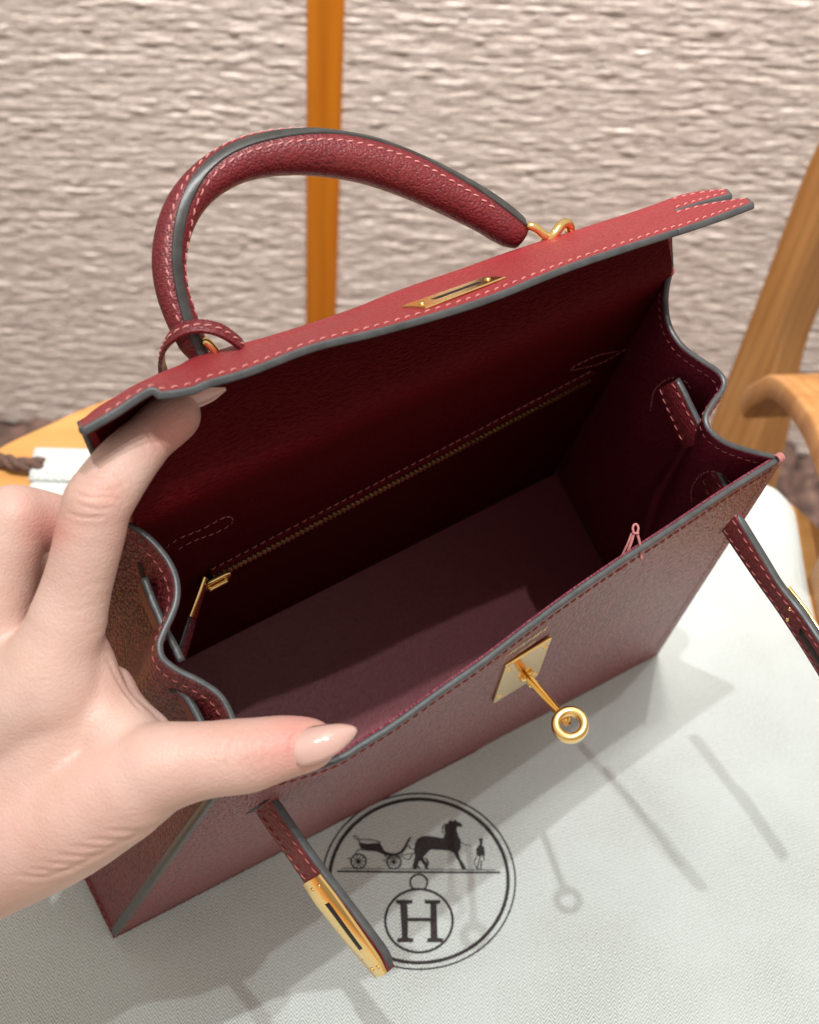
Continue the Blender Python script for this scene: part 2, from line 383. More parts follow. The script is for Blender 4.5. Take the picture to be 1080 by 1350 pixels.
def skin():
    m, t, b = nodes('skin')
    at_ = nn(t, 'ShaderNodeAttribute', attribute_name='redness')
    n = nn(t, 'ShaderNodeTexNoise'); n.inputs['Scale'].default_value = 70; n.inputs['Detail'].default_value = 5; t.links.new(coords(t), n.inputs[0])
    base = mixc(t, ramp(t, n.outputs[0], [(.35, (0, 0, 0)), (.65, (1, 1, 1))]), (.62, .40, .325), (.68, .46, .385))
    n3 = nn(t, 'ShaderNodeTexNoise'); n3.inputs['Scale'].default_value = 22; n3.inputs['Detail'].default_value = 3; t.links.new(coords(t), n3.inputs[0])
    base = mixc(t, ramp(t, n3.outputs[0], [(.42, (0, 0, 0)), (.66, (.4, .4, .4))]), base, (.66, .37, .31))
    c = mixc(t, at_.outputs['Fac'], base, (.64, .27, .225))
    t.links.new(c, b.inputs['Base Color']); b.inputs['Roughness'].default_value = .46; b.inputs['Specular IOR Level'].default_value = .4
    b.inputs['Subsurface Weight'].default_value = .12; b.inputs['Subsurface Radius'].default_value = (1, .4, .2); b.inputs['Subsurface Scale'].default_value = .006
    vo = nn(t, 'ShaderNodeTexVoronoi'); vo.inputs['Scale'].default_value = 800; vo.feature = 'DISTANCE_TO_EDGE'; t.links.new(coords(t), vo.inputs[0])
    p = bump(t, None, ramp(t, vo.outputs[0], [(0, (0, 0, 0)), (.25, (1, 1, 1))]), .00008, .6)
    v3 = nn(t, 'ShaderNodeTexVoronoi'); v3.inputs['Scale'].default_value = 1; v3.feature = 'DISTANCE_TO_EDGE'; t.links.new(coords(t, 'Object', (260, 420, 420), (0, 0, .6)), v3.inputs[0])
    p = bump(t, None, ramp(t, v3.outputs[0], [(0, (0, 0, 0)), (.16, (1, 1, 1))]), .00010, .28, p)
    n2 = nn(t, 'ShaderNodeTexNoise'); n2.inputs['Scale'].default_value = 560; n2.inputs['Detail'].default_value = 4; t.links.new(coords(t), n2.inputs[0])
    bump(t, b, n2.outputs[0], .00015, .6, p); return m
M_SKIN = skin()
M_NAIL = simple('pale_pink_nail', (.70, .42, .36), .2, noise=.04, nscale=60, bdist=.00001, coat=.8)
M_NAIL.node_tree.nodes['Principled BSDF'].inputs['Subsurface Weight'].default_value = .2
M_NAIL.node_tree.nodes['Principled BSDF'].inputs['Subsurface Scale'].default_value = .002

# ------------------------------------------------------------------ setting: wall, rug, table
FLOORZ = -46.0; WALLY = 80.0
wall = empty('wall', (0, WALLY, FLOORZ), 'pale woven textile wall behind the table, split by an orange wooden strip', None, 'structure')
def fuzz(shape, cells, seed):
    r = np.random.default_rng(seed); ny, nx = cells; a = r.normal(size=(ny, nx))
    yi = np.linspace(0, ny-1.001, shape[0]); xi = np.linspace(0, nx-1.001, shape[1]); y0 = yi.astype(int); x0 = xi.astype(int)
    fy = (yi-y0)[:, None]; fx = (xi-x0)[None]; fy = fy*fy*(3-2*fy); fx = fx*fx*(3-2*fx)
    return a[y0][:, x0]*(1-fy)*(1-fx)+a[y0+1][:, x0]*fy*(1-fx)+a[y0][:, x0+1]*(1-fy)*fx+a[y0+1][:, x0+1]*fy*fx
xs0 = wall_pt(411, 0, WALLY)[0]; xs1 = wall_pt(449, 0, WALLY)[0]
xb0 = wall_pt(408, 430, WALLY)[0]; xb1 = wall_pt(440, 430, WALLY)[0]
zt = wall_pt(430, 0, WALLY)[2]+14
def wall_panel(x0, x1, seed, label):
    nx = int(abs(x1-x0)/.34); H_ = zt-FLOORZ; nz = int(H_/.13)
    X, Z = np.meshgrid(np.linspace(x0, x1, nx), np.linspace(FLOORZ, zt, nz))
    wav = fuzz((nz, nx), (max(3, int(H_/9)), max(3, int(abs(x1-x0)/8))), seed)*.25
    tilt = (X-x0)*.035
    row = np.abs(np.sin(((Z-tilt+wav)/.60)*math.pi))**.7
    tuft = fuzz((nz, nx), (int(H_/.40), int(abs(x1-x0)/1.6)), seed+1)
    tuft2 = fuzz((nz, nx), (int(H_/.28), int(abs(x1-x0)/.62)), seed+2)
    d = row*.045+tuft*.03+tuft2*.045
    G = np.stack([X+tuft2*.05, WALLY-.9-d, Z+tuft*.05], -1)
    mb = MB(); mb.add(G.reshape(-1, 3), gridf(nz, nx, 0, False)); 
    # closing back and sides, so the panel has its own thickness
    c = [(x0, WALLY-.05, FLOORZ), (x1, WALLY-.05, FLOORZ), (x1, WALLY-.05, zt), (x0, WALLY-.05, zt)]
    mb.add(c, [(3, 2, 1, 0)])
    ed = []
    for j, xx in ((0, x0), (nx-1, x1)):
        b0 = mb.n; mb.add([(xx, WALLY-.05, z) for z in Z[:, 0]], []); off = 0
        mb.f += [(i*nx+j, (i+1)*nx+j, b0+i+1, b0+i) for i in range(nz-1)]
    return mb.build('fabric_panel', M_YARN, wall, kind=None, label=label)
wall_panel(-105, (xs0+xb0)/2+.36, 11, 'woven panel left of the orange strip')
wall_panel((xs1+xb1)/2-.5, 125, 31, 'woven panel right of the orange strip')
mb = MB(); xm = (xs0+xb0+xs1+xb1)/4; hw = (xs1-xs0+xb1-xb0)/4+.25
zz = np.linspace(FLOORZ, zt, 60); P = np.stack([np.full(60, xm), np.full(60, WALLY-.75), zz], 1)
bar(mb, P, np.array([1.0, 0, 0]), np.array([0, -1.0, 0]), hw*2, .9, .12); mb.build('trim_strip', M_TRIM, wall, autosmooth=40)
mb = MB(); mb.add([(-104, WALLY+.1, FLOORZ-1), (124, WALLY+.1, FLOORZ-1), (124, WALLY+.1, zt-.5), (-104, WALLY+.1, zt-.5)], [(0, 1, 2, 3)]); mb.build('backing', M_RUG, wall)
# rug: shaggy sheet
nx, ny = 420, 260
X, Y = np.meshgrid(np.linspace(-104, 124, nx), np.linspace(-60, WALLY-.3, ny), indexing='ij')
Zr = FLOORZ+fuzz((nx, ny), (195, 120), 5)*.9+fuzz((nx, ny), (98, 63), 6)*.9
mb = MB(); mb.add(np.stack([X, Y, Zr], -1).reshape(-1, 3), gridf(nx, ny)); mb.build('floor', M_RUG, None, kind='structure', label='dark brown shaggy carpet on the floor beyond the table')

# table top
tab = empty('wooden_table', (3, 15, FLOORZ), 'round light orange wooden table under the white dust bag', 'table')
arc = [ground(*p) for p in ((-60, 625), (0, 583), (60, 555), (115, 530), (190, 506), (240, 484))]
right = [ground(*p) for p in ((1040, 654), (1080, 688), (1110, 725))]
mid = [np.array([2, 47.2, 0]), np.array([10, 45.6, 0]), np.array([16.5, 42.3, 0])]
out = [p[:2] for p in arc]+[p[:2] for p in mid]+[p[:2] for p in right]
out = resample(np.array(out), n=70)
cen = np.array([3, 14.0]); a0 = math.atan2(*(out[-1]-cen)[::-1]); a1 = math.atan2(*(out[0]-cen)[::-1])
r0 = np.linalg.norm(out[-1]-cen); r1 = np.linalg.norm(out[0]-cen); k = 70
sw = (a1-2*math.pi)-a0; 
rest = [cen+(r0+(r1-r0)*i/k)*np.array([math.cos(a0+sw*i/k), math.sin(a0+sw*i/k)]) for i in range(1, k)]
rim = np.vstack([out, rest])[::-1]; n = len(rim)
mb = MB(); zs = [(-.75, 0, 0), (-.22, .0, 1), (-.16, -.1, 1)]
rings = []
for z, sh in ((-2.3, -.25), (-2.05, 0), (-.45, 0), (-.26, -.08), (-.2, -.25)):
    d = unit(rim-cen); rings.append(np.c_[rim+d*sh, np.full(n, z)])
V = np.vstack(rings); fs = [(i*n+(j+1) % n, i*n+j, (i+1)*n+j, (i+1)*n+(j+1) % n) for i in range(4) for j in range(n)]
fs = [f[::-1] for f in fs]
orient = tuple(4*n+j for j in range(n)); fs += [orient, tuple(range(n))[::-1]]
mb.add(V, fs); mb.build('tabletop', M_TABLE, tab, autosmooth=50)
for q in range(4):
    a = math.pi/4+q*math.pi/2; p = np.array([cen[0]+20*math.cos(a), cen[1]+20*math.sin(a), 0])
    mb = MB(); tube(mb, [p+[0, 0, -2.3], p+[0, 0, -20], [p[0]*1.0, p[1], FLOORZ+.5]], [2, 1.7, 1.3], 16); mb.build('leg', M_TABLE, tab)

# ------------------------------------------------------------------ dust bag
CX0, CX1, CY0, CY1 = -14.3, 21.35, -2.0, 38.5
def cloth_h(x, y):
    x = np.asarray(x, float); y = np.asarray(y, float)
    h = .05*np.sin(x*.42+y*.23+.4)+.03*np.sin(x*.21-y*.37+1.1)+.018*np.sin(x*.9+y*.55)
    dd = (x-14.0)*.45+(y-20.0)*-.9
    h = h+.04*np.exp(-((x*.30-y*.95+8)/2.0)**2)*.6
    for (ax_, ay, bx, by, am, wd) in ((8.5, 12, 15.5, 19.5, .11, .9), (0, 13, 12, 16.5, .08, .8), (-10, 20, -4, 14.5, .06, .9), (13, 32, 20.5, 23, .07, 1.2), (16, 14, 20, 20, .06, 1.0)):
        L_ = math.hypot(bx-ax_, by-ay); tx, ty = (bx-ax_)/L_, (by-ay)/L_
        s_ = (x-ax_)*tx+(y-ay)*ty; dist = (x-ax_)*-ty+(y-ay)*tx+.3*np.sin(s_*.7)
        h = h+am*np.exp(-(dist/wd)**2)*np.clip(s_/2, 0, 1)*np.clip((L_-s_)/2, 0, 1)
    e_ = np.minimum.reduce([x-CX0, CX1-x, CY1-y]); h = h*np.clip(e_/1.5, .3, 1)
    return h
dust = empty('dust_bag', (3, 18, 0), 'white herringbone cotton dust bag with printed carriage emblem lying under the handbag', 'dust bag')
nx, ny = 240, 270
X, Y = np.meshgrid(np.linspace(CX0, CX1, nx), np.linspace(CY0, CY1, ny), indexing='ij')
Xo = X+.10*np.sin(Y*.55)*np.clip((X-10)/11, 0, 1); Yo = Y+.08*np.sin(X*.7)*np.clip((Y-30)/8, 0, 1)
RC = 2.2; qx = np.clip((X-(CX1-RC))/RC, 0, 1); qy = np.clip((Y-(CY1-RC))/RC, 0, 1)
Xo = Xo+(qx*np.sqrt(1-qy**2/2)-qx)*RC; Yo = Yo+(qy*np.sqrt(1-qx**2/2)-qy)*RC
Zt = cloth_h(X, Y); ed = np.minimum.reduce([X-CX0, CX1-X, CY1-Y]); 
Zt = Zt-.10*(1-np.clip(ed/.25, 0, 1))**2
mb = MB(); G = np.stack([Xo, Yo, Zt], -1); UV = np.stack([X, Y], -1)
mb.add(G.reshape(-1, 3), gridf(nx, ny), UV.reshape(-1, 2))
Gb = G.copy(); Gb[..., 2] = -.17; off = mb.n
mb.add(Gb.reshape(-1, 3), [], UV.reshape(-1, 2)); K = nx*ny
for i in range(nx-1):
    for j, fl in ((0, 0), (ny-1, 1)):
        a, b = i*ny+j, (i+1)*ny+j; mb.f.append((a, a+K, b+K, b) if not fl else (b, b+K, a+K, a))
for j in range(ny-1):
    for i, fl in ((0, 1), (nx-1, 0)):
        a, b = i*ny+j, i*ny+j+1; mb.f.append((a, a+K, b+K, b) if not fl else (b, b+K, a+K, a))
mb.f.append((0+K, (ny-1)+K, (nx-1)*ny+ny-1+K, (nx-1)*ny+K))
mb.build('cloth_body', M_CLOTH, dust)
# drawstring casing: a raised hem across the mouth, and the cord coming out of its end
mb = MB(); P = np.stack([np.linspace(CX0-.05, 6.0, 60), np.full(60, CY1-.95)+.05*np.sin(np.linspace(0, 9, 60)), np.full(60, .08)], 1)
tube(mb, P, .24, 14, ref=np.array([0, 0, 1.0]), r2=1.0); mb.build('drawstring_hem', M_CLOTH, dust)
mb = MB(); a = ground(58, 612, .2); c = ground(-40, 605, .25); base = resample(np.array([a, ground(25, 612, .35), ground(0, 606, .2), c]), n=60)
T, N, Bn = frames(base, np.array([0, 0, 1.0]))
for ph in range(3):
    th = np.linspace(0, 11, 60)+ph*2*math.pi/3; tube(mb, base+(N*np.cos(th)[:, None]+Bn*np.sin(th)[:, None])*.17, .19, 8)
mb.build('drawstring', M_CORD, dust)

# printed emblem: every shape lies as a thin film of ink on the cloth
emb = bpy.data.objects.new('printed_emblem', None); link(emb, dust); emb.empty_display_size = .01
def ink(x, y, lift=.012):
    g_ = ground(x, y, 0.0)
    for _ in range(3): g_ = ground(x, y, float(cloth_h(g_[0], g_[1]))+lift)
    return g_
def c2p(c): return (400+c[0]/3.6, 1030+c[1]/3.6)                  # traced on a 3.6x enlargement of the photograph
def stroke(mb, pts, wd, closed=False, n=None):
    P = np.array([c2p(p) for p in pts]); 
    if closed: P = np.vstack([P, P[:1]])
    P = resample(P, step=2.0) if n is None else resample(P, n=n)
    wd = np.broadcast_to(np.asarray(wd, float), (len(P),)) if np.ndim(wd) == 0 else np.interp(np.linspace(0, 1, len(P)), np.linspace(0, 1, len(wd)), wd)
    T = unit(np.gradient(P, axis=0))
    if closed: T[0] = T[-1] = unit(T[0]+T[-1])
    Nn = np.stack([-T[:, 1], T[:, 0]], 1)*(wd/3.6/2)[:, None]
    V = [ink(*p) for p in P+Nn]+[ink(*p) for p in P-Nn]; k = len(P)
    mb.add(V, [(i, i+1, k+i+1, k+i) for i in range(k-1)])
def fill(mb, pts):
    P = [Vector((*c2p(p), 0)) for p in pts]
    from mathutils.geometry import tessellate_polygon
    tri = tessellate_polygon([P]); mb.add([ink(p.x, p.y) for p in P], tri)
def ell(cx, cy, rx, ry, a0=0, a1=360, n=90): return [(cx+rx*math.cos(math.radians(a0+(a1-a0)*i/n)), cy+ry*math.sin(math.radians(a0+(a1-a0)*i/n))) for i in range(n+1)]
mb = MB(); stroke(mb, ell(548, 475, 458, 417, n=120), 8); mb.build('outer_ring', M_PRINT, emb, smooth=False)
mb = MB(); stroke(mb, ell(548, 473, 424, 388, n=120), 17); mb.build('inner_ring', M_PRINT, emb, smooth=False)
mb = MB(); stroke(mb, [(160, 427), (550, 431), (935, 433)], 9); stroke(mb, [(180, 413), (550, 417), (915, 421)], 3.5); mb.build('ground_line', M_PRINT, emb, smooth=False)
mb = MB(); stroke(mb, ell(549, 662, 160, 150, n=90), 12)
stroke(mb, ell(548, 480, 41, 38, 125, 410, 50), 9); stroke(mb, ell(565, 388, 27, 28, -60, 60, 20), 8); stroke(mb, ell(565, 388, 27, 28, 120, 240, 20), 8)
mb.build('medallion', M_PRINT, emb, smooth=False)
mb = MB()
fill(mb, [(440, 563), (518, 563), (518, 580), (494, 583), (497, 648), (603, 648), (603, 583), (576, 580), (576, 563), (650, 563), (650, 580), (633, 583), (637, 742), (664, 746), (664, 764), (588, 764), (588, 746), (604, 742), (603, 665), (497, 665), (496, 742), (523, 746), (523, 764), (446, 764), (446, 746), (468, 742), (459, 583), (440, 580)])
mb.build('letter_h', M_PRINT, emb, smooth=False)
mb = MB()
fill(mb, [(530, 300), (540, 276), (560, 262), (590, 258), (625, 264), (664, 270), (672, 250), (668, 215), (676, 196), (686, 202), (690, 190), (703, 184), (708, 192), (722, 182), (728, 190), (744, 196), (756, 208), (750, 219), (736, 214), (727, 222), (730, 240), (738, 262), (748, 285), (748, 318), (736, 338), (718, 342), (695, 330), (650, 326), (605, 324), (590, 338), (570, 362), (574, 372), (588, 392), (594, 416), (580, 416), (572, 396), (556, 376), (548, 384), (538, 416), (516, 416), (522, 390), (530, 352), (524, 330)])
fill(mb, [(716, 338), (736, 334), (742, 360), (764, 396), (774, 417), (752, 417), (740, 388), (722, 356)])
stroke(mb, [(668, 200), (660, 225), (664, 250)], 5)
mb.build('horse', M_PRINT, emb, smooth=False)
mb = MB(); stroke(mb, [(465, 352), (540, 338), (600, 322), (662, 300)], 4); stroke(mb, [(470, 345), (492, 306), (516, 322), (530, 318)], 4)
stroke(mb, [(742, 285), (770, 302), (795, 306)], 3); stroke(mb, [(470, 360), (500, 372), (520, 345)], 4); mb.build('harness', M_PRINT, emb, smooth=False)
mb = MB(); fill(mb, [(262, 290), (300, 296), (362, 292), (374, 308), (384, 328), (408, 340), (440, 342), (462, 330), (480, 306), (496, 276), (508, 262), (514, 266), (500, 292), (484, 324), (462, 346), (430, 356), (390, 352), (350, 334), (300, 330), (272, 318)])
stroke(mb, [(240, 266), (262, 276), (320, 278), (368, 290)], 5); stroke(mb, [(238, 262), (250, 258), (262, 268)], 6); stroke(mb, [(262, 276), (272, 300)], 4)
stroke(mb, [(245, 345), (262, 325), (290, 328)], 4); stroke(mb, [(385, 350), (400, 362), (440, 362), (470, 352)], 5); stroke(mb, [(208, 368), (230, 364)], 4); stroke(mb, [(378, 375), (395, 372)], 4); mb.build('carriage', M_PRINT, emb, smooth=False)
for cx_, cy_, r_ in ((262, 380), (430, 383)) and ((262, 380, 36), (430, 383, 34)):
    mb = MB(); stroke(mb, ell(cx_, cy_, r_, r_*.96, n=40), 7); fill(mb, ell(cx_, cy_, 8, 8, n=12)[:-1])
    for k in range(10):
        a = k*math.pi/5; stroke(mb, [(cx_, cy_), (cx_+r_*math.cos(a), cy_+r_*math.sin(a))], 4, n=4)
    mb.build('wheel', M_PRINT, emb, smooth=False)
mb = MB(); fill(mb, [(832, 276), (838, 270), (848, 270), (856, 277), (850, 282), (852, 294), (848, 302), (858, 312), (862, 340), (858, 356), (848, 352), (836, 356), (822, 348), (820, 322), (830, 306), (838, 300), (836, 284)])
stroke(mb, [(824, 352), (812, 385), (824, 414)], [6, 4, 5]); stroke(mb, [(840, 356), (832, 385), (826, 416), (834, 418)], 6); stroke(mb, [(854, 354), (858, 378)], 5); stroke(mb, [(846, 378), (842, 416), (850, 418)], 6)
mb.build('groom', M_PRINT, emb, smooth=False)

# ------------------------------------------------------------------ wooden chair at the right
chair = empty('wooden_chair', tuple(wall_pt(980, 560, 62)*[1, 1, 0]+[0, 0, FLOORZ]), 'warm brown wooden armchair with curved armrest standing beyond the table at right', 'chair')
def box_loft(mb, L_, M_, R_, back):
    n = len(L_); Bk = L_+(R_-M_)
    V = np.stack([L_, M_, R_, Bk], 1).reshape(-1, 3); fs = []
    for i in range(n-1):
        for j in range(4): a = i*4+j; b = i*4+(j+1) % 4; fs.append((a, b, b+4, a+4))
    fs += [(3, 2, 1, 0), tuple((n-1)*4+j for j in range(4))]; mb.add(V, fs)
mb = MB(); YC = 60.0
Lp = [(1088, 165), (1065, 211), (1040, 275), (1011, 354), (975, 450), (938, 547), (905, 640), (880, 720)]
Mp = [(1140, 185), (1112, 225), (1090, 280), (1055, 362), (1020, 452), (1000, 556), (975, 660), (955, 750)]
Lc = np.array([wall_pt(x, y, YC) for x, y in Lp]); Mc = np.array([wall_pt(x, y, YC-.2) for x, y in Mp]); Rc = np.array([wall_pt(x+44, y+8, YC+2.6) for x, y in Mp])
Lc = np.vstack([Lc, [Lc[-1][0]-.5, YC, FLOORZ]]); Mc = np.vstack([Mc, [Mc[-1][0]-.5, YC-.2, FLOORZ]]); Rc = np.vstack([Rc, [Mc[-1][0]+1.6, YC+2.6, FLOORZ]])
Lc, Mc, Rc = [resample(q, n=40) for q in (Lc, Mc, Rc)]
box_loft(mb, Lc, Mc, Rc, 0); o = mb.build('back_post', M_CHAIR, chair, smooth=True, autosmooth=35)
bv = o.modifiers.new('bevel', 'BEVEL'); bv.width = .004; bv.segments = 3; bv.limit_method = 'ANGLE'
arm = resample(np.array([at(1020, 536, 71.5), at(1034, 518, 70), at(1056, 510, 68), at(1080, 524, 65.5), at(1106, 556, 62.5), at(1135, 612, 58), at(1168, 700, 54)]), n=40)
Tn = unit(np.gradient(arm, axis=0)); side = unit(np.cross(Tn, [0.0, 0.0, 1.0])); upv = unit(np.cross(side, Tn))
mb = MB(); bar(mb, arm, side, upv, 3.8, 1.35, .3); mb.build('armrest', M_CHAIR, chair, autosmooth=50)
# the far side and the seat, outside the picture but carrying the arm
e1 = arm[-1]; mb = MB(); bar(mb, resample(np.array([e1, [e1[0]+.5, e1[1]-.5, -25], [e1[0]+1, e1[1]-1, FLOORZ]]), n=10), np.array([1.0, 0, 0]), np.array([0, 1.0, 0]), 3, 3, .2); mb.build('front_leg', M_CHAIR, chair, autosmooth=50)

# ------------------------------------------------------------------ the handbag
H = 18.0
bag = empty('handbag', tuple(B(12.5, 4, 0)*[1, 1, 0]), 'open burgundy leather handbag with top handle, gold turnlock and hanging side straps', 'handbag')
BFL = bagp(152, 1232, 2, 0); BFR = bagp(862, 866, 2, 0)
BKL = bagp(26, 975, 2, 0); BKR = bagp(733, 620, 2, 0)
TOPF = resample(np.array([bagp(x, y, 2, H)[:3] for x, y in [(298, 1029), (355, 1028), (440, 1003), (480, 980), (520, 955), (580, 912), (640, 870), (700, 824), (760, 780), (820, 739), (880, 700), (955, 650), (1030, 603)]]), n=61)
S_R = resample(np.array([bagp(x, y, 2, H) for x, y in [(885, 357), (880, 380), (879, 405), (884, 430), (900, 455), (925, 474), (946, 488), (956, 502), (953, 516), (942, 530), (933, 545), (932, 557), (940, 570), (958, 583), (990, 594), (1029, 603)]]), n=61)
S_L = resample(np.array([bagp(x, y, 2, H) for x, y in [(165, 690), (190, 706), (207, 722), (222, 742), (231, 764), (232, 787), (226, 808), (215, 832), (209, 850), (213, 868), (232, 884), (262, 899), (288, 917), (303, 942), (310, 970), (308, 1000), (299, 1029)]]), n=61)
TOPB = np.array([S_L[0]+(S_R[0]-S_L[0])*i/60 for i in range(61)])
def toW(G): return np.asarray(G)@RBW.T+TBW
CEN = toW(np.array([12.5, 5.0, 9.0]))
def loft(bottom, top, nw=41, fn=None):
    G = []
    for s in np.linspace(0, 1, nw): G.append(fn(s) if fn else bottom*(1-s)+top*s)
    return np.array(G)
def oriented(G):                                                  # +1 when the grid's normal points into the bag
    N = gnormals(G); c = G[G.shape[0]//2, G.shape[1]//2]; return 1 if N[G.shape[0]//2, G.shape[1]//2]@(CEN-c) > 0 else -1
lin = lambda a, b, n=61: np.array([a+(b-a)*i/(n-1) for i in range(n)])
# front
def frontf(s):
    b = lin(BFL, BFR); r = b*(1-s)+TOPF*s
    k = np.sin(np.linspace(0, math.pi, 61))
    r[:, 1] += -.30*k*math.sin(math.pi*min(1, s*1.0))*(1-s*.2)
    return r
GF = toW(loft(None, None, 41, frontf)); GB = toW(loft(lin(BKL, BKR), TOPB))
def gus(front0, back0, Scur):
    b = lin(back0, front0)
    tt = np.r_[0, np.cumsum(np.linalg.norm(np.diff(Scur, axis=0), axis=1))]; tt /= tt[-1]
    chord = Scur[0]+(Scur[-1]-Scur[0])*tt[:, None]; base = back0+(front0-back0)*tt[:, None]
    def f(s):
        return base*(1-s)+chord*s+(Scur-chord)*(s**1.5)
    return f
GL = toW(loft(None, None, 41, gus(BFL, BKL, S_L))); GR = toW(loft(None, None, 41, gus(BFR, BKR, S_R)))
# keep the gussets' front hem exactly on the front panel's side seams
for Gg, col_i in ((GL, 0), (GR, 60)):
    seam = GF[:, col_i]; 
    wgt = np.linspace(0, 1, 61)**6
    Gg += (seam-Gg[:, -1])[:, None]*wgt[None, :, None]
M_BACKL = leather('shade_dark_red_inner_leather', (.095, .0016, .0035), (.07, .001, .0025), .60, (6, 16), .08, .00014, spec=.10)  # red leather darkened further: the bag's inner shade is put into its colour
def sheet_obj(name, G, t, mat, parent, off=0.0, label=None):
    sg = oriented(G); Gi = G+gnormals(G)*off*sg; mb = MB(); sheet(mb, Gi, t); o = mb.build(name, mat, parent, autosmooth=60, label=label); return o
fp = sheet_obj('front_panel', GF, .16, M_FRONT, bag)
sheet_obj('lining', GF[:, 1:-1], .08, M_GUSLIN, fp, .11)
bp = sheet_obj('back_panel', GB, .16, M_LEATHER, bag)
gl = sheet_obj('gusset', GL, .13, M_LEATHER, bag, label='side gusset folded inward beside the hand')
sheet_obj('lining', GL[:, 2:-2], .06, M_GUSLIN, gl, .09)
gr = sheet_obj('gusset', GR, .13, M_LEATHER, bag, label='far side gusset with its deep inward fold')
sheet_obj('lining', GR[:, 2:-2], .06, M_GUSLIN, gr, .09)
base = np.array([lin(BFL+(BKL-BFL)*k-np.array([.12, 0, 0]), BFR+(BKR-BFR)*k+np.array([.12, 0, 0])) for k in np.linspace(-.012, 1.015, 31)]); base[..., 2] = .12
GBASE = toW(base); bpn = sheet_obj('base_panel', GBASE, .22, M_LEATHER, bag)
sheet_obj('lining', GBASE[1:-1, 1:-1], .08, M_LINING, bpn, .17)
for p in (BFL, BFR, BKL, BKR):                                   # four small metal feet
    q = p+(np.array([12.5, 4.2, 0])-p)*.09; mb = MB(); lathe(mb, toW(q), -RBW[:, 2], [(.28, -.05), (.28, .05), (.16, .12)], 14); mb.build('base_stud', M_GOLD, bag)

def edge(name, P, rad, parent, thick=None, label=None, mat=None):
    """painted edge: an elliptic bead that wraps the cut edge of a sheet"""
    mb = MB(); tube(mb, P, rad, 10, ref=None if thick is None else thick[0], r2=None if thick is None else thick[1], round_end=True)
    return mb.build(name, mat or M_EDGE, parent)
NF = gnormals(GF)*-oriented(GF)        # outward normals
def inset_path(G, N, row, d_cm, axis, off, a=0.0, b=1.0):
    pass
topP = resample(GF[-1]-0*NF[-1], step=.12)
mb = MB(); tube(mb, topP, .092, 12, ref=resample(NF[-1], n=len(topP)), r2=.055, round_end=True, power=.65); mb.build('edge_trim', M_EDGE, fp)
mb = MB(); P = resample(GF[:, 0], step=.15); Nn = resample(NF[:, 0], n=len(P)); tube(mb, P+Nn*-.05-RBW[:, 0]*.06, .19, 10, ref=Nn, r2=.10, round_end=True); mb.build('edge_trim', M_EDGE, fp)
mb = MB(); P = resample(GF[:, -1], step=.15); Nn = resample(NF[:, -1], n=len(P)); tube(mb, P+Nn*-.06, .15, 10, ref=Nn, r2=.065, round_end=True, power=.65); mb.build('edge_trim', M_EDGE, fp)
for Gg, pr in ((GL, gl), (GR, gr)):
    Ng = gnormals(Gg)*oriented(Gg); P = Gg[-1]+Ng[-1]*.03; P = resample(P, step=.1); Nn = resample(Ng[-1], n=len(P))
    mb = MB(); tube(mb, P, .082, 12, ref=Nn, r2=.055, round_end=True, power=.65); mb.build('edge_trim', M_EDGE, pr)
    # hem stitching on the inside and on the outside
    wv = RBW[:, 2]
    row = resample(Gg[-1]*.0+(Gg[-1]*(1-.026*0)), n=61)
    P = Gg[-1]-(Gg[-1]-Gg[-3])/np.linalg.norm(Gg[-1]-Gg[-3], axis=1)[:, None]*.42
    for sd, mt in ((1, M_THREADD), (-1, M_THREADD)):
        mb = MB(); stitches(mb, P+Ng[-1]*(.125 if sd > 0 else -.07)*1.0, Ng[-1]*sd, .17, .10, .018); mb.build('stitching', mt, pr, kind='stuff')
# front panel stitching under the rim and down the side seams
sF = Snap(GF); 
d_ = unit(GF[-1]-GF[-3]); P = GF[-1]-d_*.42; mb = MB(); stitches(mb, P+NF[-1]*.085, NF[-1], .2, .09, .028); mb.build('stitching', M_THREADD, fp, kind='stuff')
for c_ in (0, 60):
    d_ = unit(GF[:, 30]-GF[:, c_]); P = GF[:, c_]+d_*.42; mb = MB(); stitches(mb, P+NF[:, c_]*.085, NF[:, c_], .2, .09, .022); mb.build('stitching', M_THREADD, fp, kind='stuff')
Pb = GL[0]+unit(GL[2]-GL[0])*.35; NgL = -gnormals(GL)*oriented(GL); mb = MB(); stitches(mb, Pb+NgL[1]*.09, NgL[1], .2, .09, .022); mb.build('stitching', M_THREADD, gl, kind='stuff')
# pink thread tacks at the mouth's corners
def tack(P, ax_, r_, parent, n=3, gap=.075):
    mb = MB(); ax_ = unit(ax_)
    for k in range(n): torus(mb, P+ax_*(k-(n-1)/2)*gap, ax_, r_, .035, 20, 6)
    mb.build('thread_tack', M_THREAD, parent)
tack(at(1027, 604, depth(GF[-1, -1])-.1), GF[-1, -1]-GF[-1, -4], .13, fp)
tack(GR[-1, 0]+RBW[:, 2]*-.1, RBW[:, 2], .10, gr)

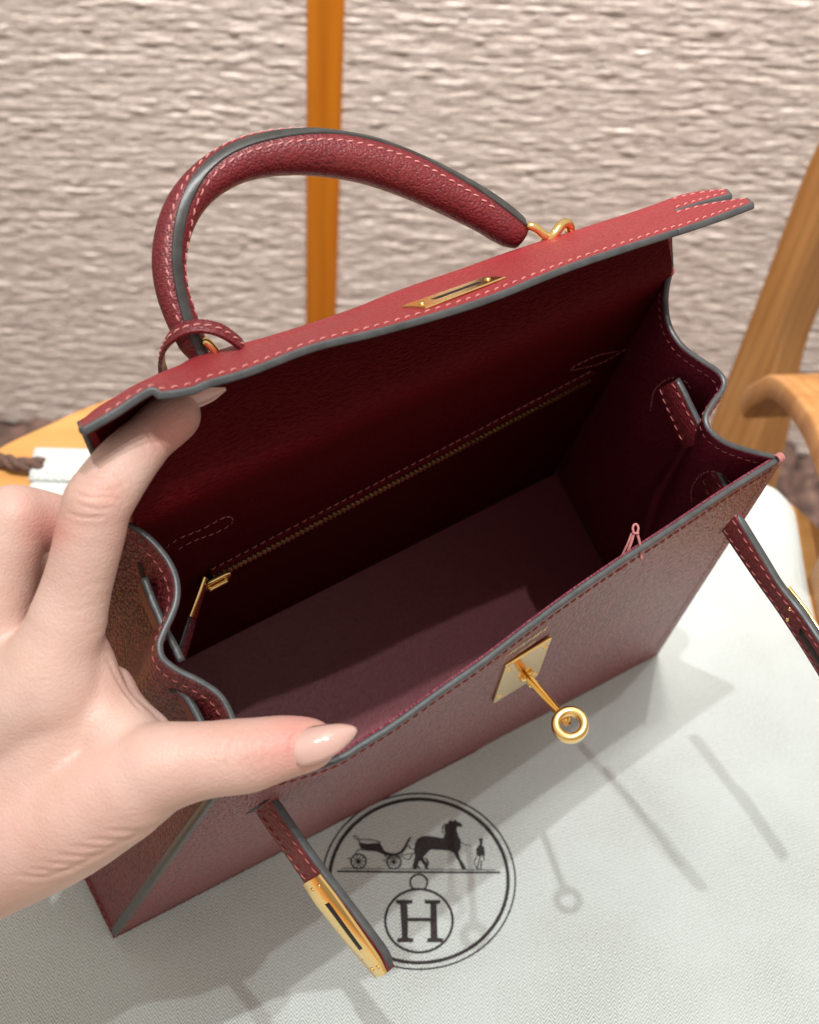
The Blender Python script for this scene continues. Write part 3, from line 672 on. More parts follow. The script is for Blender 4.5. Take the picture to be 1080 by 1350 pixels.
# ---- flap
st = [((165, 690), (108, 563), (108, 570)), ((190, 678), (150, 534), (150, 546)), ((224, 663), (199, 507), (199, 515)), ((230, 660), (207, 503), (209, 521)), ((250, 650), (236, 490), (238, 518)), ((266, 643), (257, 479), (260, 513)), ((276, 639), (268, 475), (272, 507)),
      ((330, 614), (324, 459), (330, 490)), ((420, 572), (425, 429), (415, 458)), ((520, 525), (520, 392), (510, 435)), ((640, 470), (640, 349), (635, 398)),
      ((740, 424), (740, 315), (745, 355)), ((820, 387), (825, 288), (830, 326)), ((885, 357), (886, 266), (893, 306))]
WC, WE = 19.2, 22.0
cols = []
Tb = np.array([TOPB[0]+(TOPB[-1]-TOPB[0])*(i/(len(st)-1)) for i in range(len(st))])
Tpx = proj(toW(TOPB))
prof_pts = []
for i, (t_, c_, e_) in enumerate(st):
    k = np.argmin(abs(Tpx[:, 0]-t_[0])); T_ = TOPB[k]
    kk = i/(len(st)-1)
    wc = WC+(.9 if i == 0 else .6 if i == 1 else .3 if i in (2, 3) else .15 if i == 4 else .05 if i == 5 else 0)
    C_ = bagp(*c_, 2, wc); E_ = bagp(*e_, 2, WE)
    prof_pts.append([T_, C_, E_])
prof_pts = np.array(prof_pts)                                    # stations x 3 x 3
pp = np.stack([resample(prof_pts[:, k], n=81) for k in range(3)], 1)
rows = []
for T_, C_, E_ in pp:
    m1 = T_+(C_-T_)*.5+np.array([0, .12, .0]); 
    cr_ = unit(E_-C_); back = C_-cr_*.25+np.array([0, .15, -.1])
    m2 = C_+(E_-C_)*.5+np.array([0, 0, .07])
    rows.append(resample(np.array([T_, m1, C_+np.array([0, .0, -.02]), C_+(E_-C_)*.18+np.array([0, 0, .04]), m2, E_]), n=33))
GFL = toW(np.array(rows))                                        # 81 x 33
def flap_obj(name, G, t, mat, parent, off=0): mb = MB(); sheet(mb, G+gnormals(G)*off, t); return mb.build(name, mat, parent, autosmooth=60)
fl = flap_obj('flap', GFL, .18, M_FLAP, bag)
ndir = gnormals(GFL); up_ = 1 if ndir[40, 25]@tocam(GFL[40, 25]) > 0 else -1
NFL = ndir*up_                                                     # towards the camera on the flap's outer face
LG = []
for i in range(81):
    T_ = pp[i, 0]; f_ = np.clip((T_[0]-TOPB[0][0])/(TOPB[-1][0]-TOPB[0][0]), 0, 1); b_ = BKL+(BKR-BKL)*f_
    LG.append(np.vstack([toW(lin(b_, T_, 40)), GFL[i, 1:31]]))
LG = np.array(LG)
for _ in range(4): LG[:, 34:46] = (LG[:, 33:45]+LG[:, 35:47]+LG[:, 34:46]*2)/4
LN = gnormals(LG); LN = LN*np.sign(LN[40, 10]@(CEN-LG[40, 10])); LN[:, 55:] = unit(LN[:, 55:])
flap_obj('lining', (LG+LN*(.13+.17*np.exp(-((np.arange(LG.shape[1])-40)/3.5)**2))[None, :, None])[1:-1], .07, M_BACKL, bp)
# the two fork-shaped ears at the far end
k0 = 15; kE = 32
jC = next(j for j in range(33) if j > 8 and toB(GFL[-1, j])[2] > WC-.06); jM = jC+int((32-jC)*.52)
def ear_grid(ja, jb, ta, tb, wa, wb, bow):
    base_ = np.array([toB(GFL[-1, j]) for j in range(ja, jb+1)]); prev_ = np.array([toB(GFL[-4, j]) for j in range(ja, jb+1)]); m = len(base_); rows_ = []
    for k_ in range(m):
        f_ = k_/(m-1); tip_ = bagp(ta[0]+(tb[0]-ta[0])*f_, ta[1]+(tb[1]-ta[1])*f_, 2, wa+(wb-wa)*f_); L_ = np.linalg.norm(tip_-base_[k_])
        dirv = unit(base_[k_]-prev_[k_])*L_*.5
        t_ = np.linspace(0, 1, 16)[:, None]; ctrl = base_[k_]+dirv*.9
        rows_.append(base_[k_]*(1-t_)**2+2*ctrl*t_*(1-t_)+tip_*t_**2)
    return toW(np.array(rows_).transpose(1, 0, 2))
eA = ear_grid(jC, jM-1, (957, 253), (963, 259), 19.6, 20.3, 0)
eB = ear_grid(jM, 32, (985, 265), (992, 271), 20.9, 21.9, 0)
for ge in (eA, eB):
    o = flap_obj('ear', ge, .18, M_FLAP, fl); Np = gnormals(ge); Np = Np*np.sign(Np[5, 4]@tocam(ge[5, 4]))
    per = np.vstack([ge[:, -1], ge[-1, ::-1][1:]])
    pn = np.vstack([Np[:, -1], Np[-1, ::-1][1:]]); q = resample(per, n=60, smooth=False); qn = resample(pn, n=60, smooth=False)
    mb = MB(); tube(mb, q, .102, 10, ref=qn, r2=.055, power=.65); mb.build('edge_trim', M_EDGE, fl)
    if ge is eB:
        mb = MB(); tube(mb, resample(ge[:, 0], n=30, smooth=False), .10, 8, ref=Np[8, 0], r2=.05, round_end=True); mb.build('edge_trim', M_EDGE, fl)
    for cI, dr in ((-1, -1), (0, 1)):
        P = ge[:, cI]+unit(ge[:, cI+dr*3]-ge[:, cI])*.27; mb = MB(); stitches(mb, P+Np[:, cI]*.095, Np[:, cI], .18, .12, .026); mb.build('stitching', M_THREAD, fl, kind='stuff')
# edge bead of the flap: a stepped, thicker bead at the end held by the finger
E_ = GFL[:, -1]; EN = NFL[:, -1]; q = resample(E_, step=.12, smooth=False); qn = resample(EN, n=len(q))
mb = MB(); tube(mb, q, .102, 12, ref=qn, r2=.055, power=.65); mb.build('edge_trim', M_EDGE, fl)
side = np.vstack([GFL[0, ::-1]]); q = resample(side, n=50); mb = MB(); tube(mb, q, .11, 10, ref=resample(NFL[0, ::-1], n=50), r2=.065, round_end=True); mb.build('edge_trim', M_EDGE, fl)
side = GFL[-1, :jC]; q = resample(side, n=40); mb = MB(); tube(mb, q, .105, 10, ref=resample(NFL[-1, :jC], n=40), r2=.055, round_end=True); mb.build('edge_trim', M_EDGE, fl)
P = np.array([GFL[i, -1]+unit(GFL[i, -6]-GFL[i, -1])*.34 for i in range(3, 81)]); mb = MB(); stitches(mb, P+NFL[3:, -2]*.095, NFL[3:, -2],   .18, .12, .027); mb.build('stitching', M_THREAD, fl, kind='stuff')
# stitching that turns the notch at the held end
sFL = Snap(GFL[:, jC-1:])
# gold slotted plate on the flap
def plate(name, snap, corners, off, t, mat, parent, bev=.0):
    m_ = np.mean(corners, 0); c_0, N = snap(m_[0], m_[1], off); A = [snap(x, y) for x, y in corners]; N = unit(N+np.mean([a[1] for a in A], 0))
    P = np.array([CAM+ray(x, y)*(((c_0-CAM)@N)/(ray(x, y)@N)) for x, y in corners])
    mb = MB(); poly_prism(mb, P, N, t); o = mb.build(name, mat, parent, smooth=False)
    b_ = o.modifiers.new('bevel', 'BEVEL'); b_.width = .0004; b_.segments = 2; b_.limit_method = 'ANGLE'
    return o, P, N
o, P, N = plate('slot_plate', sFL, [(529, 406), (562, 408), (668, 367), (640, 367)], .095, .06, M_GOLD, fl)
c = P.mean(0); a_, b_, c_, d_ = P
def quad_uv(u, v): return (a_*(1-u)+d_*u)*(1-v)+(b_*(1-u)+c_*u)*v
mb = MB(); poly_prism(mb, [quad_uv(.24, .40)+N*.062, quad_uv(.24, .62)+N*.062, quad_uv(.80, .62)+N*.062, quad_uv(.80, .40)+N*.062], N, .004); mb.build('lock_slot', M_DARK, fl, smooth=False)
for u_ in (.10, .90): mb = MB(); lathe(mb, quad_uv(u_, .5)+N*.06, N, [(.09, 0), (.09, .02), (.05, .045)], 12); mb.build('screw', M_GOLD, fl)

# ---- turnlock on the front
sF2 = Snap(GF)
tl = bpy.data.objects.new('turnlock', None); link(tl, bag); tl.empty_display_size = .01
o, P, N = plate('lock_plate', sF2, [(664.5, 875), (648, 924.5), (707, 888), (725.5, 837.5)], .085, .11, M_GOLD, tl)
a_, b_, c_, d_ = P; pc = P.mean(0)+N*.11
for u_, v_ in ((.10, .14), (.90, .14), (.10, .86), (.90, .86)): mb = MB(); lathe(mb, quad_uv(u_, v_)+N*.11, N, [(.10, 0), (.10, .015), (.06, .035)], 14); mb.build('screw', M_GOLD, tl)
pr_ = proj(pc); c0 = sF2(689, 883, .22)[0]; dN = N
mb = MB(); lathe(mb, c0, dN, [(.26, -.02), (.27, .06), (.22, .12), (.12, .14), (.13, .2), (.17, .26), (.18, .34), (.13, .40)], 28); mb.build('rosette', M_GOLD, tl)
dp = depth(c0); rc = at(751.5, 955.5, 35.1)
ax = unit(rc-c0); st0 = c0+ax*.2; R_ = .40
facen = unit(tocam(rc)+W2C.T@np.array([-.05, -.42, 0]))
mb = MB(); st1 = rc-ax*.40; tube(mb, np.array([st0, st0+(st1-st0)*.08, st0+(st1-st0)*.5, st1-(st1-st0)*.1, st1]), [.10, .125, .135, .13, .15], 20); mb.build('stem', M_GOLD, tl)
mb = MB(); torus(mb, rc, facen, .385, .125, 56, 20, squash=1.6); mb.build('ring', M_GOLD, tl)
# stamped maker's lines above the lock, thin gold foil
def text_mesh(name, body, size, origin, xd, yd, nd, mat, parent):
    cu = bpy.data.curves.new(name, 'FONT'); cu.body = body; cu.align_x = 'CENTER'; cu.size = size*S; cu.extrude = .00002; cu.resolution_u = 2
    t_ = bpy.data.objects.new(name, cu); col.objects.link(t_); bpy.context.view_layer.update()
    me = bpy.data.meshes.new_from_object(t_); bpy.data.objects.remove(t_)
    V = np.array([v.co[:] for v in me.vertices])/S; fs = [tuple(p.vertices) for p in me.polygons]
    mb = MB(); mb.add(origin+V[:, :1]*xd+V[:, 1:2]*yd+V[:, 2:3]*nd, fs); mb.build(name, mat, parent, smooth=False)
tA = sF2(670, 868)[0]; tB_ = sF2(722, 832)[0]; xd = unit(tB_-tA); nD = sF2(695, 850)[1]; yd = unit(np.cross(nD, xd))
M_FOIL = simple('gold_foil', (.90, .66, .36), .4, .6)
for body, sz, (x_, y_) in (('HERMÈS', .46, (689, 846.5)), ('PARIS', .26, (692, 850.5)), ('MADE IN FRANCE', .22, (694, 855))):
    text_mesh('foil_stamp', body, sz, sF2(x_, y_, .095)[0], xd, yd, nD, M_FOIL, fp)

# ---- inner zipper pocket on the back wall
sB = Snap(GB); Nin = gnormals(GB)[20, 30]*oriented(GB)
zp = bpy.data.objects.new('zipper_pocket', None); link(zp, bag); zp.empty_display_size = .01
zA, zB = (272, 752), (776, 489)
def bline(a, b, off, n=120): return np.array([sB(a[0]+(b[0]-a[0])*k, a[1]+(b[1]-a[1])*k, off)[0] for k in np.linspace(0, 1, n)])
zl = resample(bline(zA, zB, .30), n=150, smooth=False); zl = lin(zl[0], zl[-1], 150)
dn = unit(np.cross(Nin, unit(zl[-1]-zl[0]))); dn = dn if proj(zl[0]+dn)[1] > proj(zl[0])[1] else -dn      # down the wall
mb = MB(); bar(mb, zl, dn, Nin, .62, .03, .2); mb.build('zipper_tape', M_BACKL, zp)
mb = MB(); i = 0; L_ = np.linalg.norm(zl[-1]-zl[0]); tdir = unit(zl[-1]-zl[0]); s_ = .1
while s_ < L_-.1:
    sg = 1 if i % 2 else -1; c = zl[0]+tdir*s_+dn*sg*.07+Nin*.035
    V = [c+tdir*a*.026+dn*b*.135+Nin*h*.045 for a in (-1, 1) for b in (-1, 1) for h in (-1, 1)]
    mb.add(V, [(0, 1, 3, 2), (4, 6, 7, 5), (0, 4, 5, 1), (2, 3, 7, 6), (0, 2, 6, 4), (1, 5, 7, 3)]); s_ += .088; i += 1
mb.build('zipper_teeth', M_BRASS, zp, smooth=False, kind='stuff')
for sg in (1, -1):
    mb = MB(); tube(mb, zl+dn*sg*.40-Nin*.05, .10, 8, ref=Nin, r2=.13); mb.build('pocket_lip', M_BACKL, zp)
    P = zl+dn*sg*(.60 if sg < 0 else .66)+Nin*-.10; mb = MB(); stitches(mb, P, Nin, .2, .10, .026); mb.build('stitching', M_THREADD, zp, kind='stuff')
sc_ = zl[1]+Nin*.16; td = tdir
sl = bpy.data.objects.new('slider', None)
mb = MB(); bar(mb, np.array([sc_-td*.5, sc_-td*.35, sc_+td*.35, sc_+td*.5]), dn, Nin, [.5, .7, .6, .42], .14, .3)
bar(mb, np.array([sc_-td*.30+Nin*.17, sc_+td*.30+Nin*.17]), dn, Nin, .18, .09, .3); bar(mb, np.array([sc_-td*.3+Nin*.10, sc_-td*.3+Nin*.2]), dn, td, .16, .1, .2); bar(mb, np.array([sc_+td*.3+Nin*.10, sc_+td*.3+Nin*.2]), dn, td, .16, .1, .2)
slo = mb.build('slider', M_GOLD, zp, autosmooth=40)
d0 = float(depth(sc_))
def pxbar(name, pts, wpx, tpx, mat, parent, dep=(0, 1.0), label=None, bev=.2, wscale=1.0):
    """strap whose centre runs through pixel+depth stations; its width runs partly away from the lens"""
    C = resample(np.array([at(x, y, d) for x, y, d in pts]), n=24); T = unit(np.gradient(C, axis=0)); tc_ = tocam(C)
    sd = unit(np.cross(T, tc_)); return C, T, sd, unit(np.cross(sd, T))
C, T, sd, nf = pxbar('', [(271, 762, d0-.35), (262, 790, d0-.6), (254, 814, d0-.75)], 0, 0, None, None)
mb = MB(); bar(mb, C, unit(sd*.8+nf*.6), unit(nf*.8-sd*.6), np.linspace(.20, .30, len(C)), .09, .25); pl = mb.build('zipper_pull', M_GOLD, zp, autosmooth=40)
C, T, sd, nf = pxbar('', [(254, 816, d0-.74), (246, 842, d0-.9), (237, 868, d0-1.0)], 0, 0, None, None)
mb = MB(); Wd = unit(sd*.5+nf*.87); Td = unit(nf*.5-sd*.87); bar(mb, C, Wd, Td, np.linspace(.34, .50, len(C)), .14, .25); mb.build('leather_pull', M_LEATHER, zp, autosmooth=40)
mb = MB(); tube(mb, C+Wd*.21*np.sign(np.sum(Wd*tocam(C), 1))[:, None], .05, 8, ref=Td, r2=.085); mb.build('edge_trim', M_EDGE, zp)

# stitched loops where the outer straps are anchored
def loop_stitch(pts, snap, off, mat, parent):
    P, N = snap.path(pts, off); P = resample(P, step=.1, smooth=False); N = np.broadcast_to(N.mean(0), P.shape); mb = MB(); stitches(mb, P, N, .17, .09, .019); mb.build('stitching', mat, parent, kind='stuff')
loop_stitch([(212, 716), (232, 702), (262, 690), (290, 675), (302, 675), (300, 684), (280, 695), (250, 706), (225, 720)], sB, .19, M_THREADD, bp)
loop_stitch([(812, 457), (785, 462), (755, 476), (748, 482), (765, 479), (790, 472), (822, 454)], sB, .19, M_THREADD, bp)

# ---- side straps (each passes through the gusset folds and out of a slot in the front)
def strap(pL, pR, dl, dr, th, n=40):
    """pL/pR: pixel stations of the visible face's far and near borders, dl/dr their depths"""
    L_ = resample(np.array([at(x, y, d) for (x, y), d in zip(pL, dl)]), n=n); R__ = resample(np.array([at(x, y, d) for (x, y), d in zip(pR, dr)]), n=n)
    C = (L_+R__)/2; W_ = unit(R__-L_); wd = np.linalg.norm(R__-L_, axis=1); T = unit(np.gradient(C, axis=0)); Nv = unit(np.cross(T, W_))
    Nv = Nv*np.sign(np.sum(Nv*tocam(C), 1))[:, None]           # visible face normal
    return C-Nv*th/2, W_, Nv, wd, T
def strap_build(par, label, C, W_, Nv, wd, T, th, slots=()):
    mb = MB(); bar(mb, C, W_, Nv, wd, th, .22); o = mb.build('side_strap', M_STRAP, par, autosmooth=50, label=label)
    for sg in (1, -1):
        mb = MB(); tube(mb, resample(C+W_*(wd/2)[:, None]*sg, n=50), .045, 10, ref=resample(W_, n=50), r2=th*.47, round_end=True); mb.build('edge_trim', M_EDGE, o)
        for sf in (1, -1):
            P = C+W_*((wd/2-.17)*sg)[:, None]+Nv*(th/2*sf); mb = MB(); stitches(mb, P, Nv*sf, .2, .10, .024); mb.build('stitching', M_THREADD, o, kind='stuff')
    return o
TH = .26
# right strap: leaves the front at (963,690) and runs out of the picture
pL = [(951, 700), (976, 737), (1000, 772), (1029, 813), (1055, 853), (1080, 893), (1100, 925)]
pR = [(968, 680), (1003, 737), (1024, 772), (1046, 800), (1064, 826), (1080, 850), (1104, 886)]
dl = [38.8, 38.6, 38.4, 38.2, 38.0, 37.8, 37.6]; dr = [37.9, 37.75, 37.6, 37.4, 37.1, 36.9, 36.7]
sr = strap(pL, pR, dl, dr, TH); so = strap_build(bag, 'strap hanging out over the white cloth at the far end', *sr, TH)
C, W_, Nv, wd, T = sr
fC = resample(C[19:]-Nv[19:]*(TH/2+.05), n=24); fW = resample(W_[19:], n=24); fN = resample(Nv[19:], n=24); mb = MB(); bar(mb, fC, fW, fN, resample(np.c_[wd[19:], wd[19:]], n=24, smooth=False)[:, 0]*1.04, .08, .2); mb.build('metal_plate', M_GOLD, so, autosmooth=50)
for sg in (.25, -.25):
    mb = MB(); lathe(mb, C[22]+W_[22]*sg*wd[22]+Nv[22]*(TH/2-.01), Nv[22], [(.075, 0), (.075, .02), (.04, .05)], 12); mb.build('rivet', M_GOLD, so)
mb = MB(); sC = C[26:37]+Nv[26:37]*(TH/2-.002); bar(mb, sC, W_[26:37], Nv[26:37], .30, .03, .3); mb.build('lock_slot', M_DARK, so)
# left strap: leaves the front at (345,1060) and ends over the cloth
pL = [(333, 1066), (352, 1094), (378, 1131), (400, 1163), (425, 1199), (452, 1237), (478, 1270), (497, 1287)]
pR = [(353, 1052), (376, 1086), (406, 1129), (432, 1164), (459, 1199), (486, 1235), (505, 1262), (511, 1282)]
dl = [34.9, 34.8, 34.7, 34.6, 34.5, 34.4, 34.35, 34.3]; dr = [34.1, 34.0, 33.9, 33.8, 33.7, 33.6, 33.6, 33.65]
sr = strap(pL, pR, dl, dr, TH); so = strap_build(bag, 'strap with gold slotted plate hanging below the thumb', *sr, TH)
C, W_, Nv, wd, T = sr
i0 = 17; fC = resample(C[i0:]+Nv[i0:]*(TH/2+.04), n=26); fW = resample(W_[i0:], n=26); fN = resample(Nv[i0:], n=26)
mb = MB(); bar(mb, fC, fW, fN, np.interp(np.linspace(0, 1, 26), np.linspace(0, 1, len(wd[i0:])), wd[i0:])*.99, .085, .25); mp = mb.build('metal_plate', M_GOLD, so, autosmooth=50)
mb = MB(); a, b = 6, 19; bar(mb, fC[a:b]+fN[a:b]*.043, fW[a:b], fN[a:b], .22, .012, .3); mb.build('lock_slot', M_DARK, so)
for k, sg in ((2, .2), (2, -.2), (23, .2), (23, -.2)): mb = MB(); lathe(mb, fC[k]+fW[k]*sg+fN[k]*.04, fN[k], [(.06, 0), (.06, .015), (.03, .03)], 12); mb.build('rivet', M_GOLD, so)
# dark slots in the front panel where the straps come out
for (x, y), (x2, y2) in (((946, 701), (972, 678)), ((328, 1068), (352, 1050))):
    a = sF2(x, y, .083)[0]; b = sF2(x2, y2, .083)[0]; n_ = sF2((x+x2)/2, (y+y2)/2)[1]
    mb = MB(); bar(mb, np.array([a, b]), unit(np.cross(unit(b-a), n_)), n_, .16, .012, .2); mb.build('strap_slot', M_DARK, fp)
# short runs of strap seen inside the folds
def inner(pL, pR, u0, label=None, t_=.22, thick_side=True):
    L_ = np.array([toW(bagp(x, y, 0, u0)) for x, y in pL]); R__ = np.array([toW(bagp(x, y, 0, u0)) for x, y in pR])
    L_ = resample(L_, n=14); R__ = resample(R__, n=14); C = (L_+R__)/2; W_ = unit(R__-L_); wd = np.linalg.norm(R__-L_, axis=1)
    T = unit(np.gradient(C, axis=0)); Nv = unit(np.cross(T, W_)); Nv = Nv*np.sign(np.sum(Nv*tocam(C), 1))[:, None]
    mb = MB(); bar(mb, C, W_, Nv, wd, t_, .2); o = mb.build('side_strap', M_STRAP, bag, autosmooth=50)
    mb = MB(); top = R__; tube(mb, top-Nv*.0, .05, 8, ref=W_, r2=t_*.5); mb.build('edge_trim', M_EDGE, o)
    for sg in (1, -1):
        mb = MB(); stitches(mb, C+W_*((wd/2-.17)*sg)[:, None]+Nv*t_/2, Nv, .2, .12, .018); mb.build('stitching', M_THREADD, o, kind='stuff')
    return o
print('innerR', bagp(899, 511, 0, 21.2), bagp(876, 523, 0, 21.2), bagp(949, 625, 0, 21.2), bagp(930, 642, 0, 21.2), 'L', bagp(199, 786, 0, 3.1), bagp(237, 909, 0, 3.1))
inner([(870, 512), (876, 530), (886, 552), (896, 575), (904, 590)], [(893, 500), (902, 516), (912, 537), (924, 561), (934, 580)], 21.0)
inner([(927, 632), (932, 648), (940, 668), (948, 684)], [(945, 618), (952, 630), (962, 648), (972, 666)], 21.3)
# left: only the painted upper edges of the strap show in the folds
for pts in ([(190, 762), (199, 786), (207, 805), (216, 826), (227, 846), (240, 872)], [(236, 908), (246, 918), (256, 934), (268, 958), (276, 975)]):
    C = resample(np.array([toW(bagp(x, y, 2, H-.9)) for x, y in pts]), n=24); T = unit(np.gradient(C, axis=0)); Wd = unit(-RBW[:, 2]-T*(T@-RBW[:, 2])[:, None]); Nv = unit(np.cross(T, Wd))
    mb = MB(); bar(mb, C+Wd*.5, Wd, Nv, 1.0, .2, .2); o = mb.build('side_strap', M_STRAP, bag, autosmooth=50)
    mb = MB(); tube(mb, C, .05, 8, ref=Wd, r2=.11); mb.build('edge_trim', M_EDGE, o)
# slits in the near gusset and stitched eyelets round the far ones
sL = Snap(GL); sR = Snap(GR)
for pts, wd_ in (([(187, 740), (190, 755), (196, 772), (203, 788)], .22), ([(226, 908), (233, 908), (241, 911)], .2)):
    P, N = sL.path(pts, .072); mb = MB(); bar(mb, resample(P, n=12), unit(np.cross(unit(P[-1]-P[0]), N[0])), N[0], wd_, .012, .3); mb.build('strap_slot', M_DARK, gl)
for pts in ([(861, 540), (866, 515), (878, 500), (893, 494), (908, 500), (915, 512)], [(915, 660), (916, 640), (925, 625), (938, 617), (952, 620), (965, 632)]):
    P, N = sR.path(pts, .125); mb = MB(); stitches(mb, resample(P, step=.1, smooth=False), N.mean(0), .17, .09, .024); mb.build('stitching', M_THREAD, gr, kind='stuff')
# loose pink thread ends hanging inside the front
kx = at(838, 694, 36.9); tt = bpy.data.objects.new('thread_ends', None)
mb = MB(); lp = [at(838+3.6*math.sin(a), 697-6*math.cos(a), 36.9) for a in np.linspace(-2.6, 2.6, 24)]; tube(mb, np.array(lp), .035, 8)
tube(mb, resample(np.array([at(836, 703, 36.9), at(832, 716, 36.95), at(824, 738, 37.1), at(820, 752, 37.2)]), n=14), .042, 8)
tube(mb, resample(np.array([at(840, 703, 36.9), at(843, 714, 36.95), at(845, 726, 37.1), at(846, 738, 37.2)]), n=14), .042, 8)
tube(mb, resample(np.array([at(833, 703, 36.95), at(828, 716, 37.0), at(820, 733, 37.15), at(812, 750, 37.3)]), n=14), .034, 8)
torus(mb, at(838, 703, 36.9), at(838, 715, 36.9)-at(838, 703, 36.9), .08, .03, 18, 8); mb.build('thread_ends', M_THREAD, bag)

# ---- handle
hp = [(266, 474), (252, 448), (238, 416), (227, 382), (223, 345), (229, 305), (246, 267), (276, 235), (320, 211), (375, 201), (430, 203), (490, 214), (545, 234), (600, 260), (645, 284), (686, 313)]
HP0 = bagp(280, 478, 2, 19.0); hn = np.array([0, -math.sin(.35), math.cos(.35)])
HC = resample(toW(np.array([bagplane(x, y, HP0, hn) for x, y in hp])), n=90)
hpx = proj(HC); hd = depth(HC); q_ = np.linspace(0, 1, 90)
rpx = np.interp(q_, [0, .03, .08, .3, .5, .7, .95, .98, 1], [12, 19, 21, 25, 30, 30, 26, 23, 17]); hr = rpx*hd/F
mb = MB(); tube(mb, HC, hr, 28, caps=True); hd_o = mb.build('handle', M_HANDLE, bag)
def on_handle(path_px, lift=0.0, n=90, step=None):
    Q = resample(np.array(path_px, float), n=n); out_ = []; nrm = []
    for x, y in Q:
        k = np.argmin((hpx[:, 0]-x)**2+(hpx[:, 1]-y)**2); k = min(max(k, 1), 88); t2 = unit(hpx[k+1]-hpx[k-1]); e2 = np.array([-t2[1], t2[0]]); off = (np.array([x, y])-hpx[k])@e2; rho = np.clip(off/rpx[k], -.98, .98)
        T3 = unit(HC[k+1]-HC[k-1]); c3 = tocam(HC[k]); e3 = unit(at(*(hpx[k]+e2*10), hd[k])-HC[k]); e3 = unit(e3-T3*(e3@T3)); z3 = np.cross(T3, e3); z3 = z3*np.sign(z3@c3)
        al = (np.array([x, y])-hpx[k])@t2*hd[k]/F; n3 = e3*rho+z3*math.sqrt(1-rho*rho); out_.append(HC[k]+T3*al+n3*(hr[k]+lift)); nrm.append(n3)
    P = np.array(out_); N = np.array(nrm); ker = np.ones(5)/5
    Pp = np.vstack([P[:1]]*2+[P]+[P[-1:]]*2); P = np.stack([np.convolve(Pp[:, a], ker, 'valid') for a in range(3)], 1); return P, unit(N)
seam = [(270, 470), (257, 440), (247, 412), (239, 375), (236, 345), (239, 308), (248, 270), (270, 232), (305, 204), (350, 187), (402, 178), (450, 178), (500, 188), (545, 203), (600, 233), (640, 258), (672, 281), (692, 297)]
P, N = on_handle(seam, -.03); T = unit(np.gradient(P, axis=0)); mb = MB(); bar(mb, P, unit(np.cross(N, T)), N, np.interp(q_, [0, .1, .9, 1], [.28, .27, .30, .30]), .16, .3); mb.build('edge_trim', M_EDGED, hd_o, autosmooth=50)
def shift(path, d):
    Q = resample(np.array(path, float), n=60); t2 = unit(np.gradient(Q, axis=0)); return Q+np.stack([-t2[:, 1], t2[:, 0]], 1)*d
for d_s in (13, -12):
    sp_ = shift(seam, d_s); P, N = on_handle(sp_[4:56], -.005, n=120); mb = MB(); stitches(mb, resample(P, n=200, smooth=False), resample(N, n=200, smooth=False), .19, .10, .028); mb.build('stitching', M_THREAD, hd_o, kind='stuff')
# gold rings that carry the handle
hw_ = bpy.data.objects.new('handle_ring', None)
dR = hd[-1]
mb = MB(); tube(mb, resample(np.array([at(692, 297, dR-.4), at(705, 300, dR-.35), at(718, 310, dR-.2), at(731, 318, dR)]), n=20), [.13]*20, 12, round_end=True)
tube(mb, resample(np.array([at(712, 322, dR+.1), at(724, 316, dR-.1), at(733, 306, dR-.15), at(741, 296, dR), at(749, 295, dR+.2), at(752, 304, dR+.4), at(750, 316, dR+.5)]), n=30), [.15]*30, 12, round_end=True); mb.build('handle_ring', M_GOLD, bag)
dL_ = hd[0]
mb = MB(); tube(mb, resample(np.array([at(266, 446, dL_-.5), at(274, 452, dL_-.45), at(283, 462, dL_-.3), at(292, 476, dL_)]), n=20), [.12]*20, 12, round_end=True); mb.build('handle_ring', M_GOLD, bag)
# leather keeper looped round the handle's near foot
lo = [(220, 505, 1.4), (214, 488, .9), (214, 468, .1), (222, 449, -.6), (240, 435, -.9), (262, 430, -.9), (286, 434, -.8), (306, 445, -.5), (321, 461, .0), (316, 486, .9)]
C = resample(np.array([at(x, y, dL_+d) for x, y, d in lo]), n=50); T = unit(np.gradient(C, axis=0)); cc_ = at(268, 480, dL_+.2)
Nv = unit((C-cc_)-T*np.sum((C-cc_)*T, 1, keepdims=True)); Wd = unit(np.cross(T, Nv)); mb = MB(); bar(mb, C, Wd, Nv, .42, .11, .25); ko = mb.build('handle_keeper', M_HANDLE, bag, autosmooth=50)
mb = MB(); stitches(mb, C+Nv*.055, Nv, .19, .10, .028); mb.build('stitching', M_THREAD, ko, kind='stuff')

# ------------------------------------------------------------------ the hand: one continuous body, drawn out of a smooth distance field
VOX = .085
def A3(t): return np.array([at(x, y, d) for x, y, d in t])
chains = []          # (points, radii, blend)
def chain(pts, rad, k=.35): chains.append((A3(pts), np.array(rad, float), k))
# index finger, reaching up under the flap
chain([(62, 915, 32.0), (94, 800, 31.6), (114, 725, 31.2), (127, 666, 30.9)], [1.25, .86, .79, .79], .3)
chain([(128, 664, 30.9), (163, 614, 31.3), (195, 579, 31.9)], [.80, .73, .62], .16)
chain([(195, 579, 31.9), (224, 553, 32.6), (234, 547, 33.0)], [.62, .66, .60], .12)
# middle finger, bent and passing behind the index
chain([(-30, 905, 33.0), (-5, 770, 32.6), (18, 686, 32.3)], [1.2, .95, .85], .3)
chain([(14, 686, 32.3), (62, 688, 33.0), (125, 702, 34.0)], [.86, .74, .64], .16)
# ring finger behind
chain([(-95, 905, 34.0), (-70, 760, 34.0), (-20, 725, 34.4)], [1.2, .9, .8], .3)
chain([(-20, 725, 34.4), (45, 745, 35.4), (95, 775, 36.2)], [.75, .65, .58], .2)
